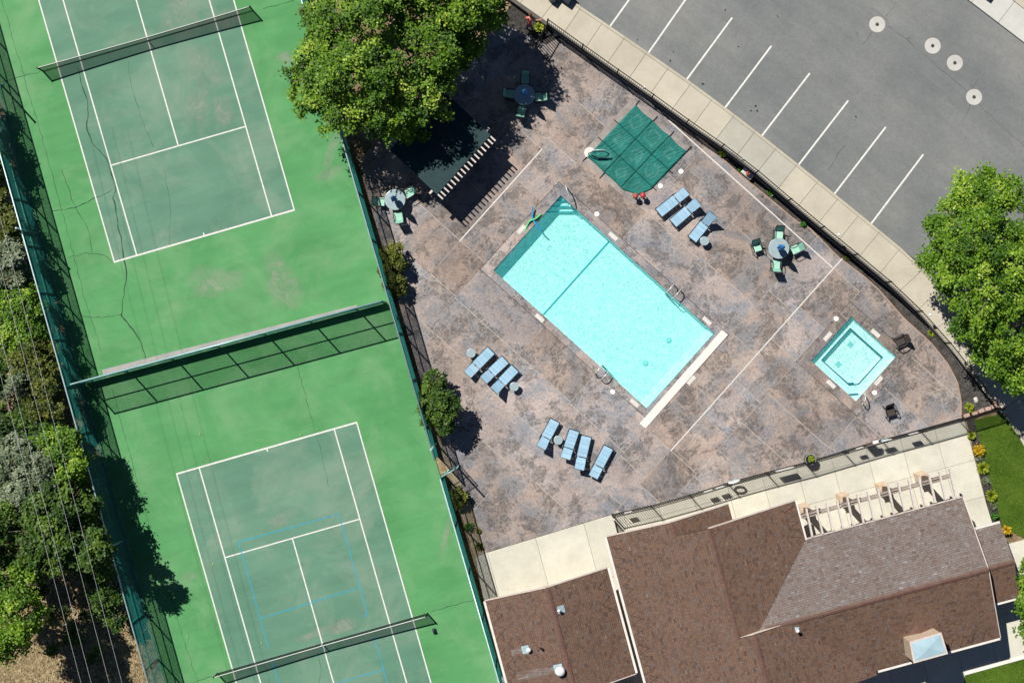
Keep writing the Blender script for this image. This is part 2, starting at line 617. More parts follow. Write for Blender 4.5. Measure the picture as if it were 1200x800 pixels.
M['wood_dark'] = ramped('brown_wood', [(.3, (.09, .07, .055)), (.7, (.17, .13, .1))], 6, bump=.2)
M['stucco'] = plain('tan_stucco', (.42, .34, .25), .9, var=.08)
M['fascia'] = plain('fascia_pale', (.6, .52, .47), .6)
M['gutterwhite'] = plain('gutter_white', (.72, .68, .64), .45, .4)
M['roofdeck'] = plain('roof_underlay', (.03, .022, .018), .9)
def streakmat():
    t = NT('zinc_streak')
    t.color((.5, .52, .52)); t.rough(.8, .2)
    mp = t.new('Mapping', vector_type='TEXTURE'); mp.inputs['Rotation'].default_value = (0, 0, math.radians(11)); mp.inputs['Scale'].default_value = (1.3, .14, 1)
    t.link(t.tc(), mp.inputs[0])
    f = t.ramp(t.noise(1.2, 6, .7, vec=mp.outputs[0]), [(.4, 0.0), (.75, .5)])
    tr = t.new('BsdfTransparent'); mx = t.new('MixShader')
    t.link(f, mx.inputs[0]); t.link(tr.outputs[0], mx.inputs[1]); t.link(t.b.outputs[0], mx.inputs[2]); t.link(mx.outputs[0], t.out.inputs[0])
    return t.mat
M['streak'] = streakmat()
M['cable'] = plain('heat_cable', (.015, .015, .015), .6)
M['teal_roof'] = plain('teal_metal_roof', (.01, .038, .043), .6, .3, var=.2)
M['vent_blue'] = plain('galvanized_sheet', (.42, .58, .63), .35, .5, .3)
M['capblue'] = ramped('chimney_cap', [(.3, (.3, .45, .52)), (.7, (.4, .55, .62))], 1.4, rough=.35, spec=.5, bump=0)
def shinglemat(name, stops):
    t = NT(name)
    at = t.new('Attribute', attribute_name='tone')
    c = t.ramp(at.outputs['Fac'], stops)
    c = t.mix(c, t.ramp(t.noise(.5, 6, .6), [(.3, .9), (.7, 1.08)]), 1.0, 'MULTIPLY')
    c = t.mix(c, t.ramp(t.noise(45, 3, .8), [(.3, .75), (.7, 1.2)]), 1.0, 'MULTIPLY')
    t.color(c); t.rough(.7, .3)
    return t.mat
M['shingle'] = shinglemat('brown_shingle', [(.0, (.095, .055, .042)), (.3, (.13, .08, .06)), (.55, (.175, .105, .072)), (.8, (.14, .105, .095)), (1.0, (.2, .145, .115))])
M['shingle_grey'] = shinglemat('weathered_shingle', [(.0, (.125, .09, .077)), (.3, (.17, .132, .118)), (.55, (.195, .16, .148)), (.8, (.21, .19, .188)), (1.0, (.27, .26, .265))])  # same shingles, paler: sun sheen of the north slopes painted into the colour
M['ridge'] = ramped('ridge_cap_shingle', [(.3, (.105, .06, .05)), (.7, (.165, .095, .075))], 3, bump=.3, rough=.7)

def leafmat(name, stops, trans=.2, rough=.5):
    t = NT(name)
    at = t.new('Attribute', attribute_name='tone')
    c = t.ramp(at.outputs['Fac'], stops)
    t.color(c); t.rough(rough, .28)
    tl = t.new('BsdfTranslucent')
    t.link(t.mix(c, (.9, 1.0, .3), .25, 'MULTIPLY'), tl.inputs[0])
    mx = t.new('MixShader'); mx.inputs[0].default_value = trans
    t.link(t.b.outputs[0], mx.inputs[1]); t.link(tl.outputs[0], mx.inputs[2]); t.link(mx.outputs[0], t.out.inputs[0])
    return t.mat
M['leaf'] = leafmat('maple_leaf', [(0, (.02, .062, .005)), (.4, (.08, .185, .011)), (.75, (.195, .345, .022)), (1, (.36, .48, .065))])
M['leaf_bright'] = leafmat('bright_leaf', [(0, (.025, .07, .006)), (.45, (.1, .22, .012)), (.8, (.22, .365, .025)), (1, (.37, .49, .07))])
M['leaf_olive'] = leafmat('olive_leaf', [(0, (.03, .055, .008)), (.5, (.085, .115, .014)), (1, (.2, .21, .03))])
M['leaf_deep'] = leafmat('deep_leaf', [(0, (.012, .04, .006)), (.5, (.042, .1, .012)), (1, (.13, .22, .028))])
M['leaf_silver'] = leafmat('silver_leaf', [(0, (.05, .085, .035)), (.5, (.15, .195, .11)), (1, (.36, .4, .28))], .15, .6)
M['leaf_lime'] = leafmat('lime_leaf', [(0, (.16, .24, .015)), (.5, (.32, .4, .03)), (1, (.5, .55, .09))])
M['leaf_green'] = leafmat('shrub_leaf', [(0, (.03, .12, .012)), (.5, (.07, .24, .03)), (1, (.15, .36, .05))])
M['leaf_gold'] = leafmat('gold_leaf', [(0, (.3, .2, .01)), (.5, (.6, .4, .015)), (1, (.72, .55, .05))])
M['grassblade'] = leafmat('grass_blade', [(0, (.06, .12, .01)), (.5, (.12, .22, .018)), (1, (.22, .31, .04))], .2, .6)
M['lawn'] = ramped('lawn_soil', [(.3, (.06, .12, .014)), (.7, (.11, .2, .022))], 1.2, bump=.6, bscale=40, bdist=.03)
M['bark'] = ramped('bark', [(.3, (.09, .07, .055)), (.7, (.24, .2, .165))], 5, bump=.7, bscale=18)
M['wire'] = plain('power_cable', (.62, .62, .64), .5, .4, .3)
M['skin'] = plain('skin', (.55, .3, .22), .6)
M['shirt'] = plain('coral_shirt', (.72, .16, .14), .8)
M['trouser'] = plain('grey_trouser', (.16, .17, .18), .9)
M['hair'] = plain('brown_hair', (.1, .045, .02), .7)
M['yellow'] = plain('tennis_felt', (.62, .7, .08), .9)
M['navy'] = plain('navy_plastic', (.012, .018, .035), .35, .5)
M['signgrey'] = plain('sign_plate', (.62, .6, .58), .5)
M['binrim'] = plain('bin_rim', (.35, .38, .38), .4)

# ------------------------------------------------------------------ pool-aligned frame
A0 = (657.0, 229.0)
E1 = (0.744, 0.668)
E2 = (-0.668, 0.744)
def ST(s, t):                       # photo px of pool-frame coordinates (px)
    return (A0[0] + E1[0] * s + E2[0] * t, A0[1] + E1[1] * s + E2[1] * t)
def STW(s, t):                      # same in metres
    p = ST(s, t)
    return W2(*p)
E1w = (E1[0], -E1[1]); E2w = (E2[0], -E2[1])
POOL = (0, 242, 0, 118)
SPA = (348, 419, -122, -52)

# ------------------------------------------------------------------ ground with openings for the pools
g = MB()
big = [(-1500, -1500), (1500, -1500), (1500, 1500), (-1500, 1500)]
def cut_s(poly, s): return split(poly, STW(s, 0), E1w)
def cut_t(poly, t): return split(poly, STW(0, t), E2w)
rest = big
strips = []
for s in (-14, 258, 334, 433):
    hi, lo = cut_s(rest, s); strips.append(lo); rest = hi
strips.append(rest)
for i, st in enumerate(strips):
    if i == 1: t0, t1 = -12, 130
    elif i == 3: t0, t1 = -136, -38
    else:
        g.sheet(st, -.08); continue
    hi, lo = cut_t(st, t0); g.sheet(lo, -.08)
    hi2, mid = cut_t(hi, t1); g.sheet(hi2, -.08)
gr = g.build('ground', M['soil']); gr['kind'] = 'structure'

# ------------------------------------------------------------------ tennis courts
def Lx(y): return 25 + 0.28 * (y - 200)               # left fence base
def Rx(y): return 418 + 0.2898 * (y - 207)            # right fence base
DV0 = (99, 449.0); DV1 = (455.5, 353.7)
def court_thing(quad, corner, u, v, name_pts):
    root = structure('tennis_court')
    b = MB(); b.prism([W2(*p) for p in quad], -.07, 0.0)
    b.build('court_apron', M['apron'], root)
    def P(a, c):              # metres along baseline, towards net
        return W2(corner[0] + (u[0] * a + v[0] * c) * PPM, corner[1] + (u[1] * a + v[1] * c) * PPM)
    Wd, Ln = 10.97, 23.77
    b = MB(); b.sheet([P(0, 0), P(Wd, 0), P(Wd, Ln), P(0, Ln)], .004)
    b.build('playing_surface', M['play'], root)
    def line(a0, c0, a1, c1, w):
        b = MB(); b.ribbon([P(a0, c0), P(a1, c1)], w, .008)
        b.build('court_line', M['paint'], root)
    line(-.03, 0, Wd + .03, 0, .1)
    line(0, 0.05, 0, Ln, .075); line(Wd, 0.05, Wd, Ln, .075)
    line(1.372, 0.05, 1.372, Ln, .075); line(Wd - 1.372, 0.05, Wd - 1.372, Ln, .075)
    line(1.41, 5.485, Wd - 1.41, 5.485, .075)
    line(1.41, Ln - 5.485, Wd - 1.41, Ln - 5.485, .075)
    line(Wd / 2, 5.53, Wd / 2, Ln - 5.53, .075)
    line(Wd / 2, 0.05, Wd / 2, .2, .075)
    return root, P

up_quad = [(Lx(-260), -260), (Rx(-260), -260), DV1, DV0]
lo_quad = [DV0, DV1, (Rx(1110), 1110), (Lx(1110), 1110)]
u1 = (0.961, -0.2776); v1 = (-0.2776, -0.961)
u2 = (0.9615, -0.2747); v2 = (0.2747, 0.9615)
court_a, PA = court_thing(up_quad, (134, 307), u1, v1, 0)
court_b, PB = court_thing(lo_quad, (207, 555), u2, v2, 0)
for pts in ([(278, 635), (397, 602)], [(397, 602), (431, 721)], [(280, 636), (315, 760)], [(306, 724), (421, 688)], [(425, 720), (431, 721)],
            [(319, 775), (327, 803)], [(438, 744), (455, 803)], [(394, 800), (418, 793)], [(420, 792), (448, 784.5)]):
    b = MB(); b.ribbon([W2(*p) for p in pts], .045, .010)
    b.build('pickleball_line', M['bluepaint'], court_b)
def crack_or_shadow(root, pts, w=.035, mat='crack', zf=.006):
    out = []
    for i in range(len(pts) - 1):
        a, c = pts[i], pts[i + 1]
        n = max(2, int(math.dist(a, c) / 5))
        for k in range(n):
            f = k / n
            out.append((a[0] + (c[0] - a[0]) * f + random.uniform(-.9, .9), a[1] + (c[1] - a[1]) * f + random.uniform(-.9, .9)))
    out.append(pts[-1])
    b = MB(); b.ribbon([W2(*p) for p in out], [w * random.uniform(.4, 1.3) for _ in out], zf)
    b.build('crack', M[mat], root)
crack_or_shadow(court_a, [(91, 80), (98, 105), (103, 118), (102, 150), (108, 168), (125, 186), (131, 205), (136, 223), (133, 232), (138, 262), (144, 290), (146, 305), (149, 318), (144, 352), (143, 370), (158, 390), (166, 402), (171, 418), (171, 428)], .07)
crack_or_shadow(court_a, [(60, 247), (88, 243), (112, 232), (131, 223)], .045)
crack_or_shadow(court_a, [(72, 200), (88, 243), (104, 270), (108, 296)], .03)
crack_or_shadow(court_a, [(80, 302), (100, 296), (122, 299), (132, 308)], .03)
crack_or_shadow(court_a, [(95, 371), (120, 372), (144, 369)], .03)
crack_or_shadow(court_a, [(150, 72), (154, 100), (162, 125), (170, 152), (180, 173)], .022)
crack_or_shadow(court_a, [(192, 200), (200, 240), (198, 290)], .018)
crack_or_shadow(court_a, [(0, 97), (47, 84)], .03)
crack_or_shadow(court_a, [(308, 11), (345, 1)], .03)
crack_or_shadow(court_a, [(2, 0), (60, 200), (98, 345), (118, 410)], .022)  # shadow of an overhead wire, painted as a thin dark line
crack_or_shadow(court_b, [(505, 716), (556, 702)], .03)
crack_or_shadow(court_b, [(349, 430), (362, 480), (374, 520), (385, 570)], .02)
crack_or_shadow(court_b, [(372, 765), (377, 785), (374, 800)], .02)
crack_or_shadow(court_b, [(132, 455), (150, 525), (190, 670), (232, 800)], .022)  # the painted wire shadow carried on over the lower court
crack_or_shadow(court_b, [(220, 800), (250, 792)], .03)
def stain(root, px, py, rx, ry, rot, seed):
    c = W(px, py); rr = random.Random(seed)
    ph = [rr.uniform(0, 6.28) for _ in range(4)]
    vs = [(c.x, c.y, .0062)]; fade = [1.0]; n = 40
    for lev, fd in ((.45, 1.0), (.75, .7), (1.1, 0.0)):
        for k in range(n):
            a = 2 * math.pi * k / n
            q = lev * (1 + .18 * math.sin(2 * a + ph[0]) + .12 * math.sin(3 * a + ph[1]) + .07 * math.sin(7 * a + ph[2]))
            x, y = rx / PPM * q * math.cos(a), ry / PPM * q * math.sin(a)
            vs.append((c.x + x * math.cos(rot) - y * math.sin(rot), c.y + x * math.sin(rot) + y * math.cos(rot), .0062)); fade.append(fd)
    fs = [(0, 1 + k, 1 + (k + 1) % n) for k in range(n)]
    for l in (0, 1):
        fs += [(1 + l * n + k, 1 + (l + 1) * n + k, 1 + (l + 1) * n + (k + 1) % n, 1 + l * n + (k + 1) % n) for k in range(n)]
    b = MB(); b.add(vs, fs); o = b.build('water_stain', M['stain'], root)
    o.data.attributes.new('fade', 'FLOAT', 'POINT').data.foreach_set('value', fade)
for i_, a_ in enumerate(((212, 18, 30, 26, .4), (262, 24, 22, 14, .2), (236, 78, 24, 30, 1.2), (232, 120, 12, 34, -.2), (262, 130, 10, 22, .2), (334, 68, 12, 8, 0), (388, 178, 8, 30, -.3), (398, 60, 10, 16, 0), (385, 205, 16, 9, .4), (250, 330, 34, 20, .3), (330, 330, 22, 34, .2))): stain(court_a, *a_, i_)
for i_, a_ in enumerate(((403, 733, 20, 9, .2), (370, 742, 24, 6, .3), (221, 676, 9, 7, 0), (330, 608, 20, 8, .3), (525, 620, 5, 26, -.3))): stain(court_b, *a_, i_ + 20)
# worn grey gutter along the dividing fence
b = MB()
n0 = np.array(W2(*DV0)); n1 = np.array(W2(*DV1))
dd = (n1 - n0) / np.linalg.norm(n1 - n0); nn = np.array((-dd[1], dd[0]))
b.prism([tuple(n0 + dd * 1.2 + nn * .12), tuple(n0 + dd * 16.6 + nn * .12), tuple(n0 + dd * 16.6 + nn * .32), tuple(n0 + dd * 8 + nn * .42), tuple(n0 + dd * 1.2 + nn * .5)], -.02, .012)
b.build('gutter_strip', M['gutter'], court_a)

# ------------------------------------------------------------------ car park, kerbs, pavement
ASPH = [(655, -12), (672, 2), (715, 31), (760, 62), (805, 93), (850, 126), (893, 159), (936, 193), (978, 227), (1021, 262), (1071, 303), (1105, 340), (1140, 384), (1180, 437), (1235, 512)]
FAR = [(1133, 0), (1165, 24), (1200, 51), (1260, 97)]
def warp_sheet(mb, poly, dz):
    for lim in (470, 320):
        pass
    ys = [(400 - 470) / PPM, (400 - 320) / PPM]
    parts = [poly]
    for y in ys:
        nxt = []
        for p in parts:
            a, c = split(p, (0, y), (0, 1))
            nxt += [q for q in (a, c) if q]
        parts = nxt
    for p in parts:
        mb.sheet(p, lambda x, y: hs_w(y) + dz)
park = structure('parking_lot')
edge = [WH(*p, extra=-.12) for p in ASPH]
far = [WH(*p, extra=-.12) for p in FAR]
poly = [(e.x, e.y) for e in edge] + [(52, 25), (55, 45), (10, 45)]
poly = [(e.x, e.y) for e in edge] + [(48, -6), (48, 40), (4, 40), (2.0, 22)]
b = MB(); warp_sheet(b, poly, -.12)
b.build('asphalt', M['asphalt'], park)
def hsz(d): return lambda x, y: hs_w(y) + d
for p0, p1 in (((670, -1), (696, -38)), ((715, 31), (740, -4)), ((760, 62), (806, -4)), ((805, 93), (858, 21)), ((850, 126), (904, 54)), ((893, 159), (949, 86)), ((936, 193), (994, 118)), ((978, 227), (1038, 149)), ((1021, 262), (1082, 181))):
    a = WH(*p0, extra=-.12); c = WH(*p1, extra=-.12)
    b = MB(); b.ribbon([(a.x, a.y), (c.x, c.y)], .1, hsz(-.114))
    b.build('stall_line', M['paint'], park)
for px, py, mw in ((1028, 29, 'set apart where cracks fork in the asphalt'), (1093, 54, 'of the close pair, nearer the forked cracks'), (1119, 74, 'of the close pair, nearer the tree'), (1141.5, 114, 'set apart, nearest the tree')):
    c = WH(px, py, extra=-.12)
    r = thing('manhole', (c.x, c.y, c.z), 'round pale manhole collar ' + mw, 'manhole', 'manholes in the car park')
    b = MB(); b.lathe([(.47, -.05), (.47, .012), (.45, .018), (.12, .018), (.12, .004)], c, 40); b.build('collar', M['collar'], r)
    b = MB(); b.lathe([(.1, -.02), (.1, .014), (.085, .02)], c, 20); b.build('lid', M['terracotta' if False else 'brown_wicker'], r)
    b = MB(); b.lathe([(.48, -.04), (.48, .006), (.474, .006), (.474, -.03)], c, 40); b.build('collar_edge', M['terracotta'], r)
for pts in ([(1041, 31), (1060, 45), (1075, 57), (1100, 80), (1130, 105), (1150, 125), (1200, 172)], [(1022, 38), (1010, 53)], [(1038, 20), (1050, 2)], [(1146, 94), (1140, 104)], [(1137, 122), (1131, 137)], [(990, 170), (970, 200)], [(1022, 10), (1040, 24)]):
    P_ = [WH(*p, extra=-.12) for p in pts]
    out = []
    for i in range(len(P_) - 1):
        n = max(2, int((P_[i + 1] - P_[i]).length / .35))
        for k in range(n):
            q = P_[i].lerp(P_[i + 1], k / n); out.append((q.x + random.uniform(-.05, .05), q.y + random.uniform(-.05, .05)))
    out.append((P_[-1].x, P_[-1].y))
    b = MB(); b.ribbon(out, [.024 * random.uniform(.4, 1.4) for _ in out], hsz(-.113))
    b.build('crack', M['acrack'], park)
for px, py, rr_ in ((785.5, 71.5, .06), (789, 61, .04), (823.5, 98.5, .08), (880, 130, .06), (885.5, 124.5, .07), (887.5, 130, .06), (1003, 137, .05), (850, 12, .05), (865, 55, .05), (1065, 45, .04), (747, 47, .04)):
    c = WH(px, py, extra=-.12); ph = random.random() * 6
    b = MB(); b.sheet([(c.x + rr_ * (1 + .3 * math.sin(3 * a + ph)) * math.cos(a), c.y + rr_ * (1 + .25 * math.sin(2 * a + ph)) * math.sin(a)) for a in [2 * math.pi * k / 14 for k in range(14)]], hsz(-.115)); b.build('oil_spot', M['cable0'], park)
# opposite pavement, slab by slab
fp = structure('far_pavement')
fw = [Vector((q.x, q.y)) for q in far]
d = (fw[-1] - fw[0]).normalized(); nrm = Vector((-d.y, d.x))
for i in range(-1, 5):
    a = fw[0] + d * (i * 1.95 + .3); c = a + d * 1.95
    q = inset([tuple(a), tuple(c), tuple(c + nrm * 1.55), tuple(a + nrm * 1.55)], .012)
    b = MB(); b.prism(q, .2, .43); b.build('paving_slab', M['farwalk'], fp)
    q = [tuple(a + nrm * 1.56), tuple(c + nrm * 1.56), tuple(c + nrm * 4.5), tuple(a + nrm * 4.5)]
    b = MB(); b.prism(inset(q, .012), .2, .43); b.build('paving_slab', M['sidewalk'], fp)
q = WH(1158, 0)
r = thing('wheel_stop', (q.x, q.y, .43), 'small dark block at the edge of the far pale pavement', 'block')
b = MB(); b.box((q.x, q.y + .1, .55), (.35, .3, .24), -.62, bev=.04); b.build('body', M['navy'], r)
b = MB(); b.box((q.x, q.y + .1, .68), (.2, .16, .03), -.62, bev=.01); b.build('cap', M['binrim'], r)

# sidewalk along the terrace: inner edge follows the iron fence
FH = 1.4
RAIL = [(560, -42), (600, -10), (622, 6), (644, 21), (700, 61), (757, 101), (811, 140), (870, 181), (900, 206), (941, 241), (982, 275), (1020, 306), (1057, 337), (1090, 370), (1117, 401), (1147, 439), (1177, 479)]
inner = [WH(p[0], p[1], extra=FH) for p in RAIL]
inner = [Vector((v.x, v.y)) for v in inner]
inner += [Vector(W2(1185, 497)), Vector(W2(1201, 524)), Vector(W2(1222, 560))]
outer = [Vector((WH(p[0], p[1], extra=-.05).x, WH(p[0], p[1], extra=-.05).y)) for p in [(610, -46), (640, -22)] + ASPH[1:] ] + [Vector(W2(1262, 560))]
def arclen(pl):
    L = [0]
    for i in range(len(pl) - 1): L.append(L[-1] + (pl[i + 1] - pl[i]).length)
    return L
def at_len(pl, L, s):
    for i in range(len(pl) - 1):
        if s <= L[i + 1] or i == len(pl) - 2:
            f = (s - L[i]) / (L[i + 1] - L[i])
            return pl[i].lerp(pl[i + 1], f), (pl[i + 1] - pl[i]).normalized()
def nearest(pl, p):
    best = None
    for i in range(len(pl) - 1):
        a, c = pl[i], pl[i + 1]
        t = max(0, min(1, (p - a).dot(c - a) / (c - a).length_squared))
        q = a.lerp(c, t)
        dd_ = (q - p).length
        if best is None or dd_ < best[0]: best = (dd_, q)
    return best[1]
Li = arclen(inner)
sw = structure('sidewalk')
kerb = structure('kerb')
npan = int(Li[-1] / 1.5)
stations = []
for i in range(npan + 1):
    p, dr = at_len(inner, Li, i * Li[-1] / npan)
    o = nearest(outer, p)
    stations.append((p, o))
for i in range(npan):
    (p0, o0), (p1, o1) = stations[i], stations[i + 1]
    k0 = o0 + (p0 - o0).normalized() * .17; k1 = o1 + (p1 - o1).normalized() * .17
    if (k0 - k1).length < .2: continue
    q = inset([tuple(p0), tuple(p1), tuple(k1), tuple(k0)], .011)
    b = MB(); gq = WH(886, 184)
    old = min((Vector(v_) - Vector((gq.x, gq.y))).length for v_ in q) < 1.3
    b.prism(q, hsz(-.14), hsz(0)); b.build('paving_slab', M['oldslab' if old else 'sidewalk'], sw)
    q = inset([tuple(k0), tuple(k1), tuple(o1), tuple(o0)], .005)
    b = MB(); b.prism(q, hsz(-.3), hsz(.006)); b.build('kerb_stone', M['kerb'], kerb)
b = MB()
for i in range(npan):
    (p0, o0), (p1, o1) = stations[i], stations[i + 1]
    b.sheet([tuple(p0), tuple(p1), tuple(o1), tuple(o0)], hsz(-.03))
b.build('slab_bedding', M['acrack'], sw)

# retaining wall under the iron fence
iw = [v for v in inner[:17]]
rw = tag(thing('retaining_wall', (inner[3].x, inner[3].y, 0)), 'dark low retaining wall carrying the iron fence beside the sidewalk', 'wall')
b = MB()
for i in range(len(iw) - 1):
    a, c = iw[i], iw[i + 1]
    n_ = Vector((-(c - a).y, (c - a).x)).normalized()
    b.prism([tuple(a - n_ * .2), tuple(c - n_ * .2), tuple(c - n_ * .01), tuple(a - n_ * .01)], -.05, lambda x, y: hs_w(y) + .03)
b.build('wall_body', M['wallface'], rw)

# ------------------------------------------------------------------ pool terrace
DECK_R = [(657, 43), (675, 54), (747, 106), (807, 147), (860, 197), (878, 212), (900, 230), (935, 259), (950, 267), (985, 302), (1012, 322), (1032, 340), (1060, 372), (1092, 401), (1112, 426), (1123, 448), (1127, 468), (1127, 491)]
FEN_B_top = [(719, 606), (770, 594.5), (817, 581), (862, 567), (908, 554.5), (957, 542), (1000, 529), (1030, 520), (1072, 509), (1120, 496), (1177, 479)]
FEN_B = [W(p[0], p[1], FH) for p in FEN_B_top]
def w2px(v): return (600 + v.x * PPM, 400 - v.y * PPM)
FBpx = [w2px(v) for v in FEN_B]
deck_px = DECK_R + [(1126.5, 489.8)] + [p for p in FBpx[8::-1]] + [(571, 647), (565, 640), (561, 618), (553, 592), (546, 577), (528, 545), (512, 507), (497, 460), (470, 365), (430, 228), (421, 187), (458, 148), (520, 88), (585, 26), (625, 44), (640, 52)]
deck_w = [W2(*p) for p in deck_px]
deck = structure('pool_deck')
S_cuts = [-150, -100, -52.4, -12, 88, 170, 256, 295, 336, 431]
T_cuts = {0: [-40, 60, 130, 190], 1: [-60, 20, 118, 180, 240], 2: [-95, -25.5, 60, 118, 172, 232], 3: [-150, -95, -40, 20, 118, 170, 219, 268],
          4: [-150, -103, -53, -10, 127, 172, 219, 262], 5: [-150, -95, -53, -10, 127, 172, 225, 275], 6: [-150, -110, -56, -10, 127, 174, 219, 270],
          7: [-150, -80, -14, 60, 136, 180, 222], 8: [-150, -90, -40, 24, 80, 136, 190, 230], 9: [-180, -134, -40, 10, 56, 98, 140], 10: [-190, -134, -86, -40, 8, 50]}
rest = deck_w
strips = []
for s in S_cuts:
    hi, lo = cut_s(rest, s); strips.append(lo); rest = hi
strips.append(rest)
coping_s = {4, 5, 6}
for i, st in enumerate(strips):
    if not st: continue
    cells = []; rest = st
    cuts = T_cuts[i]
    for t in cuts:
        if not rest: break
        hi, lo = cut_t(rest, t); cells.append((lo, t)); rest = hi
    if rest: cells.append((rest, 1e9))
    for c, t in cells:
        if not c or abs(area(c)) < .05: continue
        if i in coping_s and t == 127: continue
        if i == 9 and t == -40: continue
        q = inset(c, .02)
        if len(q) < 3 or abs(area(q)) < .03: continue
        b = MB(); b.prism(q, -.08, 0.0)
        b.build('deck_slab', M['deck'], deck)
def ring_sheet(mb, o, inn, z):
    so = [STW(o[0], o[2]), STW(o[1], o[2]), STW(o[1], o[3]), STW(o[0], o[3])]
    si = [STW(inn[0], inn[2]), STW(inn[1], inn[2]), STW(inn[1], inn[3]), STW(inn[0], inn[3])]
    for k in range(4):
        j = (k + 1) % 4
        mb.prism([so[k], so[j], si[j], si[k]], z[0], z[1])
# mortar bed seen in the joints: a sheet with openings for both pools
b = MB()
rest = [q for q in inset(deck_w, .02)]
strips = []
for s in (-13, 257, 335, 432):
    hi, lo = cut_s(rest, s); strips.append(lo); rest = hi
strips.append(rest)
for i, st in enumerate(strips):
    if not st: continue
    if i in (1, 3):
        t0, t1 = ((-11, 128) if i == 1 else (-135, -39))
        hi, lo = cut_t(st, t0)
        if lo: b.sheet(lo, -.014)
        hi2, mid = cut_t(hi, t1)
        if hi2: b.sheet(hi2, -.014)
    else:
        b.sheet(st, -.014)
b.build('joint_bed', M['joint'], deck)
# rust-coloured rim along the curved edge
b = MB(); b.ribbon([W2(p[0] - .8, p[1] + .8) for p in DECK_R], .075, .004); b.build('deck_rim', M['rim'], deck)
# slot drains
for a, c in (((295, -166), (295.8, 136)), ((-10, -150), (293.5, -150)), ((-52.4, -26), (-52.4, 119))):
    b = MB(); b.ribbon([STW(*a), STW(*c)], .075, .005); b.build('slot_drain', M['drain'], deck)

def rectST(s0, s1, t0, t1): return [STW(s0, t0), STW(s1, t0), STW(s1, t1), STW(s0, t1)]
# ---- main pool
cx = STW(121, 59)
pool = thing('swimming_pool', (cx[0], cx[1], -.85), 'large rectangular turquoise swimming pool in the stamped concrete terrace', 'pool')
DP = -.85
b = MB(); ring_sheet(b, (-12, 256, -10, 127), POOL, (-.16, 0.0)); b.build('coping', M['deck'], pool)
b = MB()
fl = rectST(*POOL)
cove = 9
fl2 = [STW(0, 0), STW(242 - cove, 0), STW(242 - cove, 118), STW(0, 118)]
b.add([(x, y, DP) for x, y in fl2], [(0, 3, 2, 1)] if area(fl2) < 0 else [(0, 1, 2, 3)])
p_ = [STW(242 - cove, 0), STW(242, 0), STW(242, 118), STW(242 - cove, 118)]
b.add([(p_[0][0], p_[0][1], DP), (p_[1][0], p_[1][1], -.38), (p_[2][0], p_[2][1], -.38), (p_[3][0], p_[3][1], DP)], [(0, 1, 2, 3)])
for k in range(4):
    a, c = fl[k], fl[(k + 1) % 4]
    b.add([(a[0], a[1], DP - .02), (c[0], c[1], DP - .02), (c[0], c[1], -.161), (a[0], a[1], -.161)], [(0, 1, 2, 3)])
b.build('basin', M['plaster'], pool)
b = MB()
for k in range(4):
    a, c = fl[k], fl[(k + 1) % 4]
    mid = Vector(cx)
    ia = Vector(a) + (mid - Vector(a)).normalized() * .012; ic = Vector(c) + (mid - Vector(c)).normalized() * .012
    b.add([(ia.x, ia.y, -.3), (ic.x, ic.y, -.3), (ic.x, ic.y, -.03), (ia.x, ia.y, -.03)], [(0, 1, 2, 3)])
b.build('waterline_tile', M['tile_teal'], pool)
b = MB(); b.sheet(fl, -.11); b.build('water', M['water'], pool)
# corner steps
for dep, yy, (xl, xr) in ((-.28, 235.0, (649.9, 664.5)), (-.46, 241.7, (643.6, 671)), (-.66, 248.0, (638.2, 677.6))):
    b = MB(); b.prism([W2(657, 229.6), W2(xr - .3, yy), W2(xl + .4, yy)], DP, dep); b.build('step', M['plaster'], pool)
    b = MB(); b.ribbon([W2(xl + .6, yy - .6), W2(xr - .6, yy - .6)], .08, dep + .006); b.build('step_edge', M['tile_teal'], pool)
b = MB(); b.ribbon([STW(78.5, .4), STW(78.5, 117.6)], .1, DP + .006); b.build('floor_tile_line', M['tile_teal'], pool)
for px, py in ((783.7, 398.7), (756.2, 425.5)):
    w = W2(px, py, DP)
    b = MB(); b.lathe([(.17, 0), (.17, .03), (.13, .05), (.06, .05)], (w[0], w[1], DP + .002), 8); b.build('floor_drain', M['drain_teal'], pool)
    b = MB(); b.lathe([(.055, 0), (.055, .015)], (w[0], w[1], DP + .055), 8); b.build('drain_centre', M['plaster'], pool)
# pale concrete trough along the deep end
b = MB(); b.prism([W2(846, 386.5), W2(853, 392.2), W2(756.5, 501.5), W2(749.5, 496)], -.05, .03)
b.build('cover_trough', M['white_concrete'], pool)
b = MB(); b.ribbon([W2(836.5, 399), W2(829, 408)], .05, .004); b.build('trough_slot', M['black_metal'], pool)

def marker(px, py, ang, parent, w=.6):
    c = W(px, py)
    R = Matrix.Rotation(ang, 3, 'Z')
    b = MB()
    b.box((c.x, c.y, .006), (w, .24, .012), ang)
    o = b.build('depth_marker', M['drain'], parent)
    b = MB()
    for dx in (-.17, -.02, .1, .19):
        q = c + R @ Vector((dx, 0, .013))
        b.box(q, (.05, .09, .002), ang)
    b.build('marker_print', M['signgrey'], o)
aE1 = math.atan2(-E1[1], E1[0]); aE2 = math.atan2(-E2[1], E2[0])
for px, py, a in ((611, 269, aE2), (718.5, 277, aE1), (632.5, 372.5, aE1), (828.5, 376, aE1), (743.5, 472, aE1), (810, 445.5, aE2)):
    marker(px, py, a, pool)
